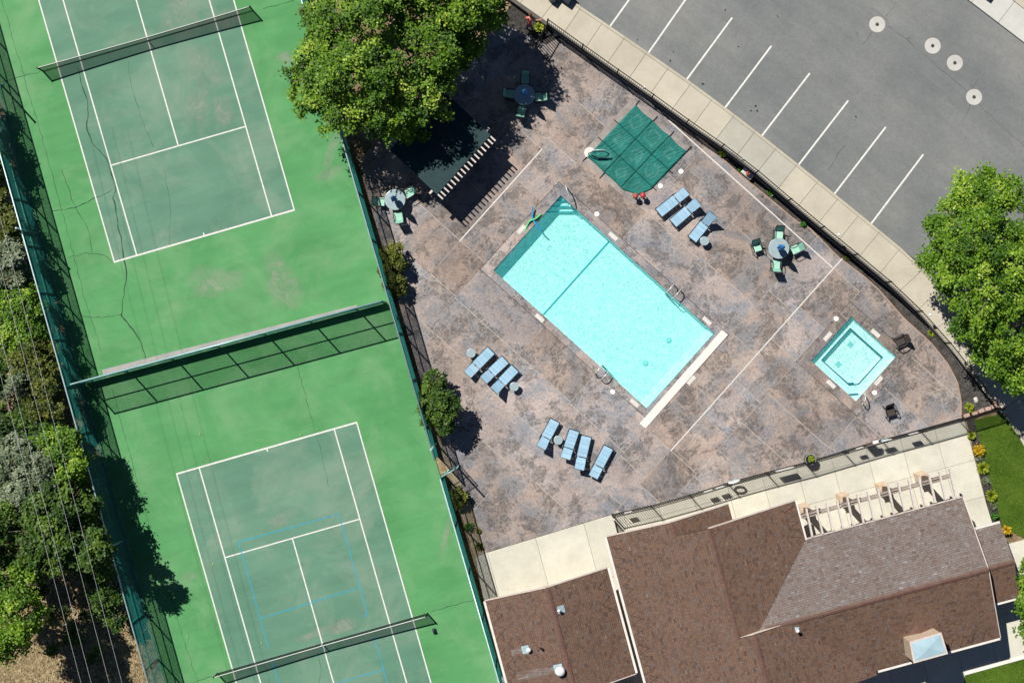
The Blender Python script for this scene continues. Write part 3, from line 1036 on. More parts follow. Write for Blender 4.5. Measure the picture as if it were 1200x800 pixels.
# ---- spa
cs = STW(383.5, -87)
spa = thing('hot_tub', (cs[0], cs[1], -.9), 'small square hot tub with navy tile outline and inner bench', 'hot tub')
b = MB(); ring_sheet(b, (336, 431, -134, -40), SPA, (-.16, 0.0)); b.build('coping', M['deck'], spa)
so = rectST(*SPA)
b = MB()
for k in range(4):
    a, c = so[k], so[(k + 1) % 4]
    b.add([(a[0], a[1], -.55), (c[0], c[1], -.55), (c[0], c[1], -.161), (a[0], a[1], -.161)], [(0, 1, 2, 3)])
b.build('basin', M['plaster'], spa)
bench_in = [(358, -112), (409, -112), (409, -70), (402, -62), (358, -62)]
benchw = [STW(*p) for p in bench_in]
b = MB()
outr = [STW(348, -122), STW(419, -122), STW(419, -70), STW(402, -52), STW(348, -52)]
for k in range(5):
    j = (k + 1) % 5
    b.prism([outr[k], outr[j], benchw[j], benchw[k]], -.55, -.42)
b.prism([STW(419, -70), STW(419, -52), STW(402, -52)], -.55, -.42)
for k in range(5):
    a, c = benchw[k], benchw[(k + 1) % 5]
    b.add([(a[0], a[1], -.72), (c[0], c[1], -.72), (c[0], c[1], -.5), (a[0], a[1], -.5)], [(0, 1, 2, 3)])
b.build('bench', M['plaster'], spa)
b = MB(); b.sheet(benchw, -.7); b.build('floor', M['plaster'], spa)
b = MB(); b.ribbon(benchw + [benchw[0], benchw[1]], .08, -.412); b.build('tile_outline', M['tile_blue'], spa)
for s0, t0 in ((372, -99), (377, -72)):
    b = MB(); b.prism(rectST(s0 - 3, s0 + 3, t0 - 3, t0 + 3), -.699, -.685); b.build('floor_drain', M['drain_teal'], spa)
for (x0, y0), (x1, y1) in (((996, 462.8), (1008, 462.0)), ((995.5, 450), (1004, 449.4))):
    b = MB(); b.ribbon([W2(x0, y0), W2(x1, y1)], .1, -.405 if y0 > 455 else -.69); b.build('step_tile', M['tile_blue'], spa)
b = MB(); b.sheet(so, -.09); b.build('water', M['spawater'], spa)
for px, py, a in ((970, 394, aE2), (1026, 390.5, aE1), (974, 450, aE1), (1029.5, 446, aE2)):
    marker(px, py, a, spa)

# skimmer lids with their square collars
lids = [(699.5, 251, 'flush with the coping near the pool steps'), (774, 218, 'beside the green cover and the blue loungers'), (798, 201, 'on open terrace past the right tip of the cover'),
        (980, 373.5, 'at the table-side corner of the hot tub'), (1025, 460, 'at the hot tub corner by the brown chair'), (718, 459, 'beside the lower pool ladder')]
for px, py, where in lids:
    c = W(px, py)
    r = thing('skimmer_lid', (c.x, c.y, 0), 'round white skimmer lid ' + where, 'skimmer lid', 'skimmer lids in the terrace')
    b = MB(); b.lathe([(.15, 0.0), (.15, .014), (.13, .02), (.03, .02)], (c.x, c.y, .004), 24); b.build('lid', M['white_metal'], r, False)
    b = MB()
    q = [(-.42, -.22), (.22, -.22), (.22, .42), (-.42, .42)]
    R2 = Matrix.Rotation(aE1 + (math.pi / 2 if px > 1000 else 0), 2)
    pts = [Vector((c.x, c.y)) + R2 @ Vector(v) for v in q]
    b.ribbon([tuple(v) for v in pts] + [tuple(pts[0])], .022, .004)
    b.build('collar_joint', M['joint'], r)

# ---- covered wading pool
T_, R_, L_, B_ = (745, 123), (804.5, 177.5), (688, 184), (747, 238)
cc = W(745, 180)
cover = thing('pool_cover', (cc.x, cc.y, 0), 'quilted dark green mesh safety cover strapped over the wading pool', 'pool cover')
def cov(u, v):                       # u along T->R, v along T->L
    x = T_[0] * (1 - u) * (1 - v) + R_[0] * u * (1 - v) + L_[0] * (1 - u) * v + B_[0] * u * v
    y = T_[1] * (1 - u) * (1 - v) + R_[1] * u * (1 - v) + L_[1] * (1 - u) * v + B_[1] * u * v
    # edges are drawn in between the straps
    sc = .022
    dx = dy = 0
    if v < .02: dy = sc * 60 * abs(math.sin(u * math.pi * 3)) ; dx = -dy * .5
    if v > .98: dy = -sc * 60 * abs(math.sin(u * math.pi * 3)) * .6
    cutv = max(0.0, (u + v) - 1.72)
    x += 0; y -= cutv * 34
    return x + dx, y + dy
US = [0, .345, .67, 1.0]; VS = [0, .36, .69, 1.0]
for i in range(3):
    for j in range(3):
        n = 12
        vs = []; ring = []
        for a in range(n + 1):
            for c in range(n + 1):
                u = US[i] + (US[i + 1] - US[i]) * a / n; v = VS[j] + (VS[j + 1] - VS[j]) * c / n
                fu, fv = a / n, c / n
                px, py = cov(u, v)
                p = W(px, py)
                sag = math.sin(math.pi * fu) * math.sin(math.pi * fv)
                z = .075 - .045 * sag + .006 * math.sin(9 * fu + 3 * i) * math.sin(7 * fv + j)
                vs.append((p.x - cc.x, p.y - cc.y, z))
                rr = max(abs(fu - .5), abs(fv - .5)) * .3 + math.hypot(fu - .5 + .04 * math.sin(5 * j + i), fv - .5) * .7 + .03 * math.sin(4 * math.atan2(fv - .5, fu - .5) + i + 2 * j)
                rad = .24 + .05 * math.sin(i * 2.3 + j * 4.1)
                ring.append(max(0, 1 - abs(rr - rad) / .06) * (.95 if (i, j) != (2, 2) else .3) + max(0, .2 - rr) * 1.2)
        fs = [(a * (n + 1) + c, a * (n + 1) + c + 1, (a + 1) * (n + 1) + c + 1, (a + 1) * (n + 1) + c) for a in range(n) for c in range(n)]
        me = bpy.data.meshes.new('cover_panel'); me.from_pydata(vs, [], fs)
        me.attributes.new('ring', 'FLOAT', 'POINT').data.foreach_set('value', ring)
        me.polygons.foreach_set('use_smooth', [True] * len(me.polygons))
        me.materials.append(M['cover'])
        o = bpy.data.objects.new('cover_panel', me); COL.objects.link(o); o.parent = cover
        md = o.modifiers.new('thick', 'SOLIDIFY'); md.thickness = .01; md.offset = -1
for k in (1, 2):
    b = MB(); b.ribbon([W2(*cov(US[k], v / 10)) for v in range(11)], .032, .083); b.build('seam_strap', M['strap'], cover)
    b = MB(); b.ribbon([W2(*cov(u / 10, VS[k])) for u in range(11)], .032, .083); b.build('seam_strap', M['strap'], cover)
def anchor(p, d, L=9):
    a = W(p[0], p[1], .06); e = W(p[0] + d[0] * L, p[1] + d[1] * L, .015)
    b = MB(); b.bar(a, e, .05, .012); b.build('anchor_strap', M['black_strap'], cover)
for u in US: anchor(cov(u, 0), (.668, -.744), 8 if u not in (0,) else 7)
for v in VS[1:]: anchor(cov(0, v), (-.744, -.668) if v < 1 else (-.74, .67), 7)
for v in VS[1:3]: anchor(cov(1, v), (.744, .668), 6)
for u in US[1:2]: anchor(cov(u, 1), (-.668, .744), 9)
for k in (1,): anchor(cov(1, 0), (.74, -.66), 9)
# pale coping edge beside the cover
b = MB(); ring_sheet(b, (-14 - 0, 71, -141, -48), (-5, 62, -134, -56), (.0, .006))
b.build('pool_edge', M['coping'], cover)
# hand rail loop on the cover's left corner
cw = W(691, 181)
r = thing('grab_rail', (cw.x, cw.y, 0), 'black loop rail on pale round base at the cover corner', 'hand rail')
b = MB(); b.lathe([(.32, 0.0), (.32, .012), (.26, .02), (.2, .02)], (cw.x, cw.y + .1, .004), 24); b.build('base', M['white_concrete'], r)
b = MB(); b.tube([W(690, 182, .03), W(689.5, 180, .4), W(694, 178, .72), W(706, 177.5, .75), W(712, 179, .6), W(714, 181, .35), W(709, 184.5, .2), W(700, 184.5, .2), W(693, 182, .12)], .028, 8); b.build('rail', M['black_metal'], r, True)
b = MB(); b.tube([W(694, 176.5, .7), W(703, 175.5, .75), W(711, 176, .72)], .03, 8); b.build('top_rail', M['rail_metal'], r, True)
# two red capped fixtures at the cover's lower tip
for px, py, w_, mt in ((743.7, 230.6, 'nearer the pool steps', 'terracotta'), (752.5, 230.0, 'nearer the blue loungers', 'red')):
    c = W(px, py)
    r = thing('spray_post', (c.x, c.y, 0), 'short red capped post with cross handle at the cover tip, ' + w_, 'post', 'red posts at the cover tip')
    b = MB(); b.lathe([(.09, 0), (.09, .03), (.045, .05), (.045, .5), (.06, .52)], c, 14); b.build('stem', M['black_metal'], r, True)
    b = MB(); b.lathe([(.1, .46), (.16, .5), (.17, .58), (.13, .66), (.05, .69), (.01, .695)], c, 18); b.build('cap', M[mt], r, True)
    b = MB(); b.bar((c.x - .17, c.y + .1, .42), (c.x + .17, c.y - .1, .42), .05); b.bar((c.x - .1, c.y - .17, .42), (c.x + .1, c.y + .17, .42), .05); b.build('handle', M['black_metal'], r)

# ladders and rails
def ladder(px, py, inward, label):
    """px,py on pool edge; inward = photo direction into the water"""
    c = W(px, py)
    r = thing('pool_ladder', (c.x, c.y, 0), label, 'ladder', 'pool ladders')
    iw_ = Vector((inward[0], -inward[1], 0)).normalized()
    sd = Vector((-iw_.y, iw_.x, 0))
    for s in (-.25, .25):
        o = c + sd * s
        b = MB()
        pts = [o - iw_ * .55 + Vector((0, 0, .0)), o - iw_ * .56 + Vector((0, 0, .4)), o - iw_ * .46 + Vector((0, 0, .62)), o - iw_ * .22 + Vector((0, 0, .68)), o + iw_ * .03 + Vector((0, 0, .6)), o + iw_ * .12 + Vector((0, 0, .3)), o + iw_ * .12 + Vector((0, 0, -.2)), o + iw_ * .1 + Vector((0, 0, -.75))]
        b.tube(pts, .033, 10); b.build('side_rail', M['chrome'], r, True)
    for z in (-.25, -.5):
        b = MB(); b.bar(c + iw_ * .12 - sd * .24 + Vector((0, 0, z)), c + iw_ * .12 + sd * .24 + Vector((0, 0, z)), .09, .03); b.build('tread', M['chrome'], r)
ladder(785.5, 344.5, E2, 'two-rail steel pool ladder on the side facing the blue lounger trio')
ladder(707.5, 432.5, (-E2[0], -E2[1]), 'two-rail steel pool ladder on the side facing four loungers in a row')
def handrail(pts, label, base):
    c = W(*base)
    r = thing('hand_rail', (c.x, c.y, 0), label, 'hand rail')
    b = MB(); b.tube([W(*p) for p in pts], .033, 10); b.build('rail', M['chrome'], r, True)
    for p in (pts[0], pts[-1]):
        b = MB(); q = W(p[0], p[1], p[2]); b.lathe([(.06, 0), (.06, .012), (.03, .02)], (q.x, q.y, q.z), 14); b.build('flange', M['chrome'], r)
handrail([(663.5, 219.5, .0), (663, 218, .5), (662.5, 217.5, .85), (664.5, 223, .95), (668, 233, .8), (669, 239, .45), (668.5, 241.5, -.1), (668.5, 242, -.4)], 'arched steel hand rail over the pool corner steps', (663.5, 219.5))
handrail([(1011, 473, .0), (1012, 473, .5), (1013, 471.5, .8), (1014.5, 467, .85), (1014, 463, .7), (1012.5, 461, .3), (1012, 460.5, -.3)], 'arched steel hand rail at the hot tub entry corner', (1011, 473))

# pool noodles
def noodle(pts, mat, label, r_=.045):
    P3 = [W(*p) for p in pts]
    out = []
    for i in range(len(P3) - 1):
        a = P3[max(0, i - 1)]; b0 = P3[i]; c0 = P3[i + 1]; d0 = P3[min(len(P3) - 1, i + 2)]
        for k in range(5):
            t = k / 5
            out.append(.5 * ((2 * b0) + (c0 - a) * t + (2 * a - 5 * b0 + 4 * c0 - d0) * t * t + (3 * b0 - a - 3 * c0 + d0) * t ** 3))
    out.append(P3[-1])
    r = thing('pool_noodle', (out[0].x, out[0].y, 0), label, 'pool noodle', 'pool noodles at the pool edge')
    b = MB(); b.tube(out, r_, 10); b.build('foam_tube', M[mat], r, True)
    b = MB(); d_ = (out[0] - out[1]).normalized(); b.tube([out[0] + d_ * .001, out[0] + d_ * .012], r_ * .45, 8); b.build('end_hole', M['black_metal'], r)
noodle([(624, 242, .34), (624, 248, .22), (624.5, 256, .12), (629, 264, .05), (635.5, 271, -.07)], 'noodle_blue', 'bright blue foam noodle hanging over the pool edge')
noodle([(634, 251, .05), (628, 256, .13), (621, 259, .11), (618, 264, .05), (615, 271, -.04), (614, 278, -.08)], 'noodle_green', 'bright green foam noodle curled along the pool edge')

# ------------------------------------------------------------------ concrete walk round the clubhouse
walk = structure('concrete_walk')
BU = Vector((0.9655, 0.26)); BV = Vector((0.26, -0.9655))
walk_px = [(557, 652), (571, 647)] + FBpx[:10] + [(1129, 489), (1132, 500), (1156, 590), (1164, 616), (1170, 640), (1230, 624), (1230, 760), (1131, 788), (1128, 830), (590, 830)]
wpoly = [W2(*p) for p in walk_px]
wo = Vector(W2(571, 647))
a_cuts = [0.0, 2.95, 5.9, 8.3, 10.4, 12.5, 14.6, 16.7, 18.8, 20.9, 23.0, 25.1, 27.2, 29.3, 32]
b_cuts = [0.55, 2.2, 4.4, 6.6, 9, 11.4]
rest = wpoly
astr = []
for a in a_cuts:
    hi, lo = split(rest, tuple(wo + BU * a), tuple(BU)); astr.append(lo); rest = hi
astr.append(rest)
for i, st in enumerate(astr):
    if not st: continue
    rest = st; cells = []
    bc = b_cuts if i > 3 else [3.3, 7, 11]
    for bb in bc:
        if not rest: break
        hi, lo = split(rest, tuple(wo + BV * bb), tuple(BV)); cells.append(lo); rest = hi
    cells.append(rest)
    for c in cells:
        if not c or abs(area(c)) < .05: continue
        q = inset(c, .009)
        if len(q) < 3: continue
        b = MB(); b.prism(q, -.08, -.004); b.build('paving_slab', M['walk'], walk)
b = MB(); b.sheet(inset(wpoly, .03), -.02); b.build('slab_bedding', M['acrack'], walk)

# planting beds, lawn
mb_ = structure('mulch_bed')
b = MB()
bed = [W2(p[0], p[1]) for p in DECK_R]
back = [tuple(v) for v in iw[3:]][::-1]
poly = bed + [W2(1136, 489)] + [tuple(Vector(q) + Vector((-.1, -.1))) for q in back]
b.sheet([W2(p[0], p[1]) for p in DECK_R] + back, -.03)
b.build('mulch_surface', M['mulch'], mb_)
b = MB(); b.sheet([W2(*p) for p in [(657, 43), (640, 52), (625, 44), (585, 26), (600, 4), (622, 12), (644, 28)]], -.03); b.build('mulch_surface', M['mulch'], mb_)
b = MB(); b.sheet([W2(*p) for p in [(1132, 490), (1143, 490), (1180, 625), (1166, 632)]], -.025); b.build('mulch_surface', M['mulch'], mb_)
b = MB(); b.sheet([W2(*p) for p in [(509, 505), (531, 548), (546, 577), (553, 592), (561, 618), (565, 640), (571, 647), (556, 652), (514, 520)]], -.03); b.build('sandy_bed', M['sand'], mb_)
lawn = structure('lawn')
lawn_polys = [[(1142, 492), (1178, 484), (1187, 500), (1201, 525), (1222, 560), (1222, 640), (1175, 618)], [(1131, 791), (1232, 763), (1232, 840), (1140, 840)]]
for lp in lawn_polys:
    b = MB(); b.prism([W2(*p) for p in lp], -.07, -.012); b.build('turf', M['lawn'], lawn)
b = MB(); b.prism([W2(*p) for p in [(1130, 786.5), (1232, 758), (1232, 762.5), (1131, 790.5)]], -.06, .03); b.build('lawn_edging', M['white_concrete'], lawn)

def pts_in_poly(poly, n):
    poly = np.array(poly)
    lo, hi = poly.min(0), poly.max(0)
    out = []
    while len(out) < n:
        c = rng.uniform(lo, hi, (n * 2, 2))
        x, y = c[:, 0], c[:, 1]
        ins = np.zeros(len(c), bool)
        j = len(poly) - 1
        for i in range(len(poly)):
            xi, yi = poly[i]; xj, yj = poly[j]
            with np.errstate(divide='ignore', invalid='ignore'):
                cond = ((yi > y) != (yj > y)) & (x < (xj - xi) * (y - yi) / (yj - yi) + xi)
            ins ^= cond
            j = i
        out += list(c[ins])
    return np.array(out[:n])

def quads_mesh(name, P4, tone, mat, parent=None, kind=None):
    """P4 (n,4,3) array of quads"""
    n = len(P4)
    off = np.zeros(3)
    p = parent
    while p is not None:
        off += np.array(p.location); p = p.parent
    me = bpy.data.meshes.new(name)
    me.vertices.add(n * 4); me.loops.add(n * 4); me.polygons.add(n)
    me.vertices.foreach_set('co', (P4.reshape(-1, 3) - off).astype(np.float32).ravel())
    me.loops.foreach_set('vertex_index', np.arange(n * 4, dtype=np.int32))
    me.polygons.foreach_set('loop_start', np.arange(0, n * 4, 4, dtype=np.int32))
    me.polygons.foreach_set('loop_total', np.full(n, 4, dtype=np.int32))
    me.update(calc_edges=True)
    at = me.attributes.new('tone', 'FLOAT', 'POINT')
    at.data.foreach_set('value', np.repeat(np.clip(tone, 0, 1), 4).astype(np.float32))
    me.materials.append(mat)
    o = bpy.data.objects.new(name, me); COL.objects.link(o)
    if parent is not None: o.parent = parent
    if kind: o['kind'] = kind
    return o

def scatter_chips(name, poly, n, size, z, mat, label, cat):
    p = pts_in_poly(poly, n)
    a = rng.uniform(0, 2 * np.pi, n); l = rng.uniform(.5, 1, n) * size; w = l * rng.uniform(.3, .7, n)
    d = np.stack([np.cos(a), np.sin(a), rng.normal(0, .25, n)], 1); s = np.stack([-np.sin(a), np.cos(a), rng.normal(0, .25, n)], 1)
    c = np.concatenate([p, (z + rng.uniform(0, .03, n))[:, None]], 1)
    Q = np.stack([c - d * l[:, None] / 2 - s * w[:, None] / 2, c + d * l[:, None] / 2 - s * w[:, None] / 2, c + d * l[:, None] / 2 + s * w[:, None] / 2, c - d * l[:, None] / 2 + s * w[:, None] / 2], 1)
    o = quads_mesh(name, Q, rng.random(n), mat, None, 'stuff')
    o['label'] = label; o['category'] = cat
    return o
scatter_chips('bark_chips', [W2(p[0], p[1]) for p in DECK_R] + back, 14000, .1, -.015, M['chip'], 'dark bark chips covering the bed below the iron fence', 'mulch')
scatter_chips('leaf_litter', [W2(*p) for p in [(-30, 560), (95, 520), (190, 810), (-30, 810)]], 22000, .13, -.06, M['litter'], 'dry leaf litter under the trees beside the courts', 'leaf litter')

def grass(poly, n, label):
    p = pts_in_poly(poly, n)
    a = rng.uniform(0, 2 * np.pi, n); h = rng.uniform(.03, .065, n)
    lean = rng.normal(0, .03, (n, 2))
    side = np.stack([np.cos(a), np.sin(a), np.zeros(n)], 1) * .011
    base = np.concatenate([p, np.full((n, 1), -.02)], 1)
    tip = base + np.stack([lean[:, 0], lean[:, 1], h], 1)
    Q = np.stack([base - side, base + side, tip + side * .3, tip - side * .3], 1)
    patch = .5 + .28 * np.sin(p[:, 0] * 1.7 + 2 * np.sin(p[:, 1] * .8)) * np.sin(p[:, 1] * 2.3)
    o = quads_mesh('grass', Q, patch + rng.normal(0, .2, n), M['grassblade'], None, 'stuff')
    o['label'] = label; o['category'] = 'grass'
grass([W2(*p) for p in lawn_polys[0]], 42000, 'mown green grass between the planting strip and the sidewalk')
grass([W2(*p) for p in lawn_polys[1]], 30000, 'mown green grass beyond the shaded walk by the clubhouse')

# ------------------------------------------------------------------ green tennis fences
TFH = 3.05
def chain_wires(b, q0, q1, z0, z1, sp=.075, rr=.0054):
    d = q1 - q0; L = d.length; d = d.normalized(); n = Vector((-d.y, d.x, 0)); hh = z1 - z0
    k = int((L + hh) / sp)
    for sg in (1, -1):
        for i in range(k):
            s0 = -hh + i * sp
            a0, a1 = max(0.0, s0), min(L, s0 + hh)
            if a1 - a0 < .02: continue
            f0, f1 = (a0 - s0), (a1 - s0)
            if sg == 1: p, q = q0 + d * a0 + Vector((0, 0, z0 + f0)), q0 + d * a1 + Vector((0, 0, z0 + f1))
            else: p, q = q0 + d * a0 + Vector((0, 0, z1 - f0)), q0 + d * a1 + Vector((0, 0, z1 - f1))
            p = p + n * rr * sg; q = q + n * rr * sg
            t = (q - p).normalized(); u = t.cross(n)
            vs = []
            for e in (p, q):
                vs += [e + n * rr, e + (-n * .5 + u * .87) * rr, e + (-n * .5 - u * .87) * rr]
            b.add(vs, [(0, 1, 4, 3), (1, 2, 5, 4), (2, 0, 3, 5)])
def tennis_fence(p0, p1, posts, label, wall=True, skip=None):
    """p0,p1 photo px of the base line; posts: distances in m"""
    a = W(*p0); c = W(*p1)
    L = (c - a).length; d = (c - a).normalized()
    n = Vector((-d.y, d.x, 0))
    r = thing('chain_link_fence', (a.x, a.y, 0), label, 'fence')
    spans = [(0, L)] if not skip else [(0, skip[0]), (skip[1], L)]
    Z = Vector((0, 0, 1))
    for s in posts:
        if 0 <= s <= L:
            b = MB(); q = a + d * s; b.tube([q, q + Z * (TFH + .02)], .046, 8); b.build('post', M['green_metal'], r, True)
    for s0, s1 in spans:
        for z, rr, mt in ((TFH, .042, 'rail_metal'), (1.75, .036, 'green_metal')):
            b = MB(); b.tube([a + d * s0 + Z * z, a + d * s1 + Z * z], rr, 8); b.build('top_rail' if z == TFH else 'mid_rail', M[mt], r, True)
        b = MB(); q0, q1 = a + d * s0 + n * .045, a + d * s1 + n * .045
        chain_wires(b, q0, q1, .5 if wall else .05, TFH); b.build('chain_mesh', M['mesh'], r)
        if wall:
            b = MB(); b.box((a + d * (s0 + s1) / 2) + Z * .29, (s1 - s0, .14, .62), math.atan2(d.y, d.x), bev=.015); b.build('base_wall', M['greenwall'], r)
    return r
Ld = (W(*DV1) - W(*DV0)).length
tennis_fence((DV0[0] + 2, DV0[1] - .5), (DV1[0] - 3, DV1[1] + .8), [0.05] + [2.65 + 2.77 * i for i in range(6)] + [Ld - .35], 'green chain link fence dividing the two tennis courts')
l0, l1 = (Lx(-260), -260), (Lx(1110), 1110)
LL = (W(*l1) - W(*l0)).length
tennis_fence(l0, l1, [.9 + 2.77 * i for i in range(27)], 'long green chain link fence between the courts and the trees', wall=False)
b = MB(); a = W(*l0); c = W(*l1); b.box((a + c) / 2 + Vector((0.1, 0, .03)), ((c - a).length, .16, .12), math.atan2((c - a).y, (c - a).x))
b.build('court_kerb', M['greenwall'], court_b)
r0, r1 = (Rx(-260), -260), (Rx(1110), 1110)
dr = (W(*r1) - W(*r0)); 
sG0 = (W(512.5, 533) - W(*r0)).dot(dr.normalized()); sG1 = sG0 + 1.15
tennis_fence(r0, r1, [p_ for p_ in (.6 + 2.77 * i for i in range(20)) if p_ < sG0 - .8] + [sG0, sG1] + [sG1 + 2.77 * i for i in range(1, 12)], 'green chain link fence between the courts and the pool terrace', skip=(sG0, sG1))
# open gate
ga = W(*r0) + dr.normalized() * sG1
gd = Vector((.86, .5, 0)).normalized()
gate = thing('fence_gate', (ga.x, ga.y, 0), 'green chain link gate standing open onto the terrace', 'gate')
b = MB(); Z = Vector((0, 0, 1))
for q in (ga + gd * .06, ga + gd * 1.1): b.tube([q + Z * .08, q + Z * 2.1], .026, 8)
for z in (.1, 1.1, 2.08): b.tube([ga + gd * .06 + Z * z, ga + gd * 1.1 + Z * z], .024, 8)
b.build('gate_frame', M['rail_metal'], gate, True)
b = MB(); chain_wires(b, ga + gd * .06, ga + gd * 1.1, .1, 2.08); b.build('gate_mesh', M['mesh'], gate)
# taller steel poles standing in the fence lines
for bx, by, hh, lab in ((511, 519, 5.2, 'tall green steel pole beside the open fence gate'), (43.5, 273, 3.5, 'green steel pole at the upper court fence near the grey-leaved shrub'), (146, 632, 3.7, 'green steel pole at the lower court fence under the dark trees'), (2, 100, 3.6, 'green steel pole in the upper court fence beside the tennis net')):
    c = W(bx, by)
    r = thing('steel_pole', (c.x, c.y, 0), lab, 'pole')
    b = MB(); b.tube([c, c + Z * hh], .055, 10); b.build('shaft', M['rail_metal'], r, True)
    b = MB(); b.lathe([(.07, 0), (.07, .05), (.03, .08)], c + Z * hh, 10); b.build('cap', M['rail_metal'], r)
    b = MB(); b.lathe([(.14, 0), (.14, .03), (.06, .05)], c + Z * .002, 10); b.build('base_plate', M['green_metal'], r)

# tennis nets
def net(P, label):
    c0 = Vector((*P(-.914, 11.885), 0)); c1 = Vector((*P(10.97 + .914, 11.885), 0))
    r = thing('tennis_net', (c0.x, c0.y, 0), label, 'tennis net')
    d = (c1 - c0).normalized(); L = (c1 - c0).length
    for q in (c0, c1):
        b = MB(); b.tube([q, q + Z * 1.05], .045, 10); b.build('net_post', M['black_metal'], r, True)
    def top(s):
        f = abs(s / L - .5) * 2
        return .82 + .2 * f ** 1.5
    n = 24
    b = MB(); vs = []
    for i in range(n + 1):
        s = L * i / n; q = c0 + d * s
        vs += [q + Z * .06, q + Z * top(s)]
    b.add(vs, [(2 * i, 2 * i + 2, 2 * i + 3, 2 * i + 1) for i in range(n)]); b.build('net_mesh', M['netmesh'], r)
    b = MB(); b.tube([c0 + d * L * i / n + Z * (top(L * i / n) - .0) for i in range(n + 1)], .022, 6); b.build('white_band', M['paint'], r, True)
    b = MB(); b.tube([c0 + d * L * i / n + Z * (top(L * i / n) - .06) for i in range(n + 1)], .028, 6); b.build('cord', M['black_metal'], r, True)
    b = MB(); b.tube([c0 + d * L * i / n + Z * .05 for i in range(n + 1)], .02, 6); b.build('bottom_cord', M['black_metal'], r, True)
    b = MB(); q = c0 + d * L / 2; b.box(q + Z * .42, (.05, .012, .8), math.atan2(d.y, d.x)); b.build('centre_strap', M['paint'], r)
net(PA, 'black tennis net with white band on the court with the long cracks')
net(PB, 'black tennis net with white band on the court with blue pickleball lines')
# balls and a bag
for px, py, mw in ((234, 508.5, 'behind the baseline towards the long fence'), (352, 509.5, 'just behind the baseline tick'), (306.5, 753.3, 'beside the tennis net and a blue line'), (249.5, 661, 'in the tramline of the blue-lined court'), (219.5, 746, 'at the edge of the tree shadow')):
    w = W(px, py, .034)
    b = MB(); n_ = 10
    b.lathe([(.001, -.034), (.02, -.028), (.032, -.012), (.033, .008), (.024, .024), (.001, .034)], w + Z * .004, 12)
    o = b.build('tennis_ball', M['yellow'], None, True)
    tag(o, 'yellow tennis ball ' + mw, 'tennis ball', 'tennis balls on the lower court')
c = W(509, 738.5)
r = thing('sports_bag', (c.x, c.y, 0), 'small dark blue bag lying beside the tennis net post', 'bag')
b = MB(); b.box((c.x, c.y, .11), (.18, .3, .2), .3, bev=.06); b.build('body', M['navy'], r, True)
b = MB(); b.tube([(c.x - .02, c.y - .1, .2), (c.x - .02, c.y, .27), (c.x - .02, c.y + .1, .2)], .012, 6); b.build('handle', M['dark_frame'], r)

# ------------------------------------------------------------------ black iron fences
def iron_fence(pts, hf, label, spacing=2.44, pw=.034):
    """pts: Vector2 base polyline, hf(x,y) base level"""
    L = arclen(pts)
    p0 = pts[0]
    r = thing('iron_fence', (p0.x, p0.y, hf(p0.x, p0.y)), label, 'fence')
    def at(s, z):
        q, d = at_len(pts, L, min(max(s, 0), L[-1]))
        return Vector((q.x, q.y, hf(q.x, q.y) + z)), d
    n = max(1, round(L[-1] / spacing))
    for i in range(n + 1):
        q, d = at(L[-1] * i / n, 0)
        b = MB(); b.box(q + Z * (FH / 2 + .03), (.075, .075, FH + .06), math.atan2(d.y, d.x)); b.build('post', M['black_metal'], r)
    for i in range(n):
        s0, s1 = L[-1] * i / n, L[-1] * (i + 1) / n
        for z in (FH - .03, .12):
            b = MB(); b.bar(at(s0 + .031, z)[0], at(s1 - .031, z)[0], .045, .04); b.build('rail', M['black_metal'], r)
        k = int((s1 - s0) / .135)
        b = MB()
        for j in range(1, k):
            f = s0 + (s1 - s0) * j / k
            e0, e1 = at(s0, 0)[0], at(s1, 0)[0]
            q = e0.lerp(e1, j / k); d = (e1 - e0).normalized()
            b.box(q + Z * (.06 + FH / 2), (pw, pw, FH - .02), math.atan2(d.y, d.x))
        b.build('pickets', M['black_metal'], r, kind='stuff')
    return r
off_in = []
for i, v in enumerate(inner[3:17]):
    off_in.append(v.copy())
up_line = [v + Vector((-.09, -.1)) for v in off_in]
iron_fence(up_line, lambda x, y: hs_w(y) + .03, 'black iron picket fence on the wall beside the sidewalk', 2.44, .022)
lo_line = [Vector((v.x, v.y)) for v in FEN_B]
iron_fence(lo_line, lambda x, y: -.0, 'black iron picket fence between the terrace and the clubhouse walk', 2.35)
iron_fence([Vector((off_in[0].x - .1, off_in[0].y - .22)), Vector(W2(628, 56)), ], lambda x, y: 0.0, 'short black iron picket fence by the person in the planting bed', 1.7)
iron_fence([Vector(W2(720, 610)), Vector(W2(726, 634))], lambda x, y: 0.0, 'short black iron fence return beside the low clubhouse roof', 1.2)
# white fence-post lamps
for px, py, mw in ((755, 103, 'beside the covered wading pool'), (871, 187, 'above the planter box'), (983, 275, 'past the sunny patio table'), (1090, 369, 'near the brown armchair and tree')):
    w = WH(px, py, 1.15)
    r = thing('fence_lamp', (w.x, w.y, w.z), 'small white lamp on the iron fence ' + mw, 'lamp', 'white lamps on the upper iron fence')
    b = MB(); b.lathe([(.02, -.12), (.07, -.1), (.09, 0), (.07, .06), (.02, .085)], w, 12); b.build('globe', M['white_metal'], r, True)
    b = MB(); b.lathe([(.03, -.22), (.03, -.12)], w, 8); b.build('bracket', M['black_metal'], r)
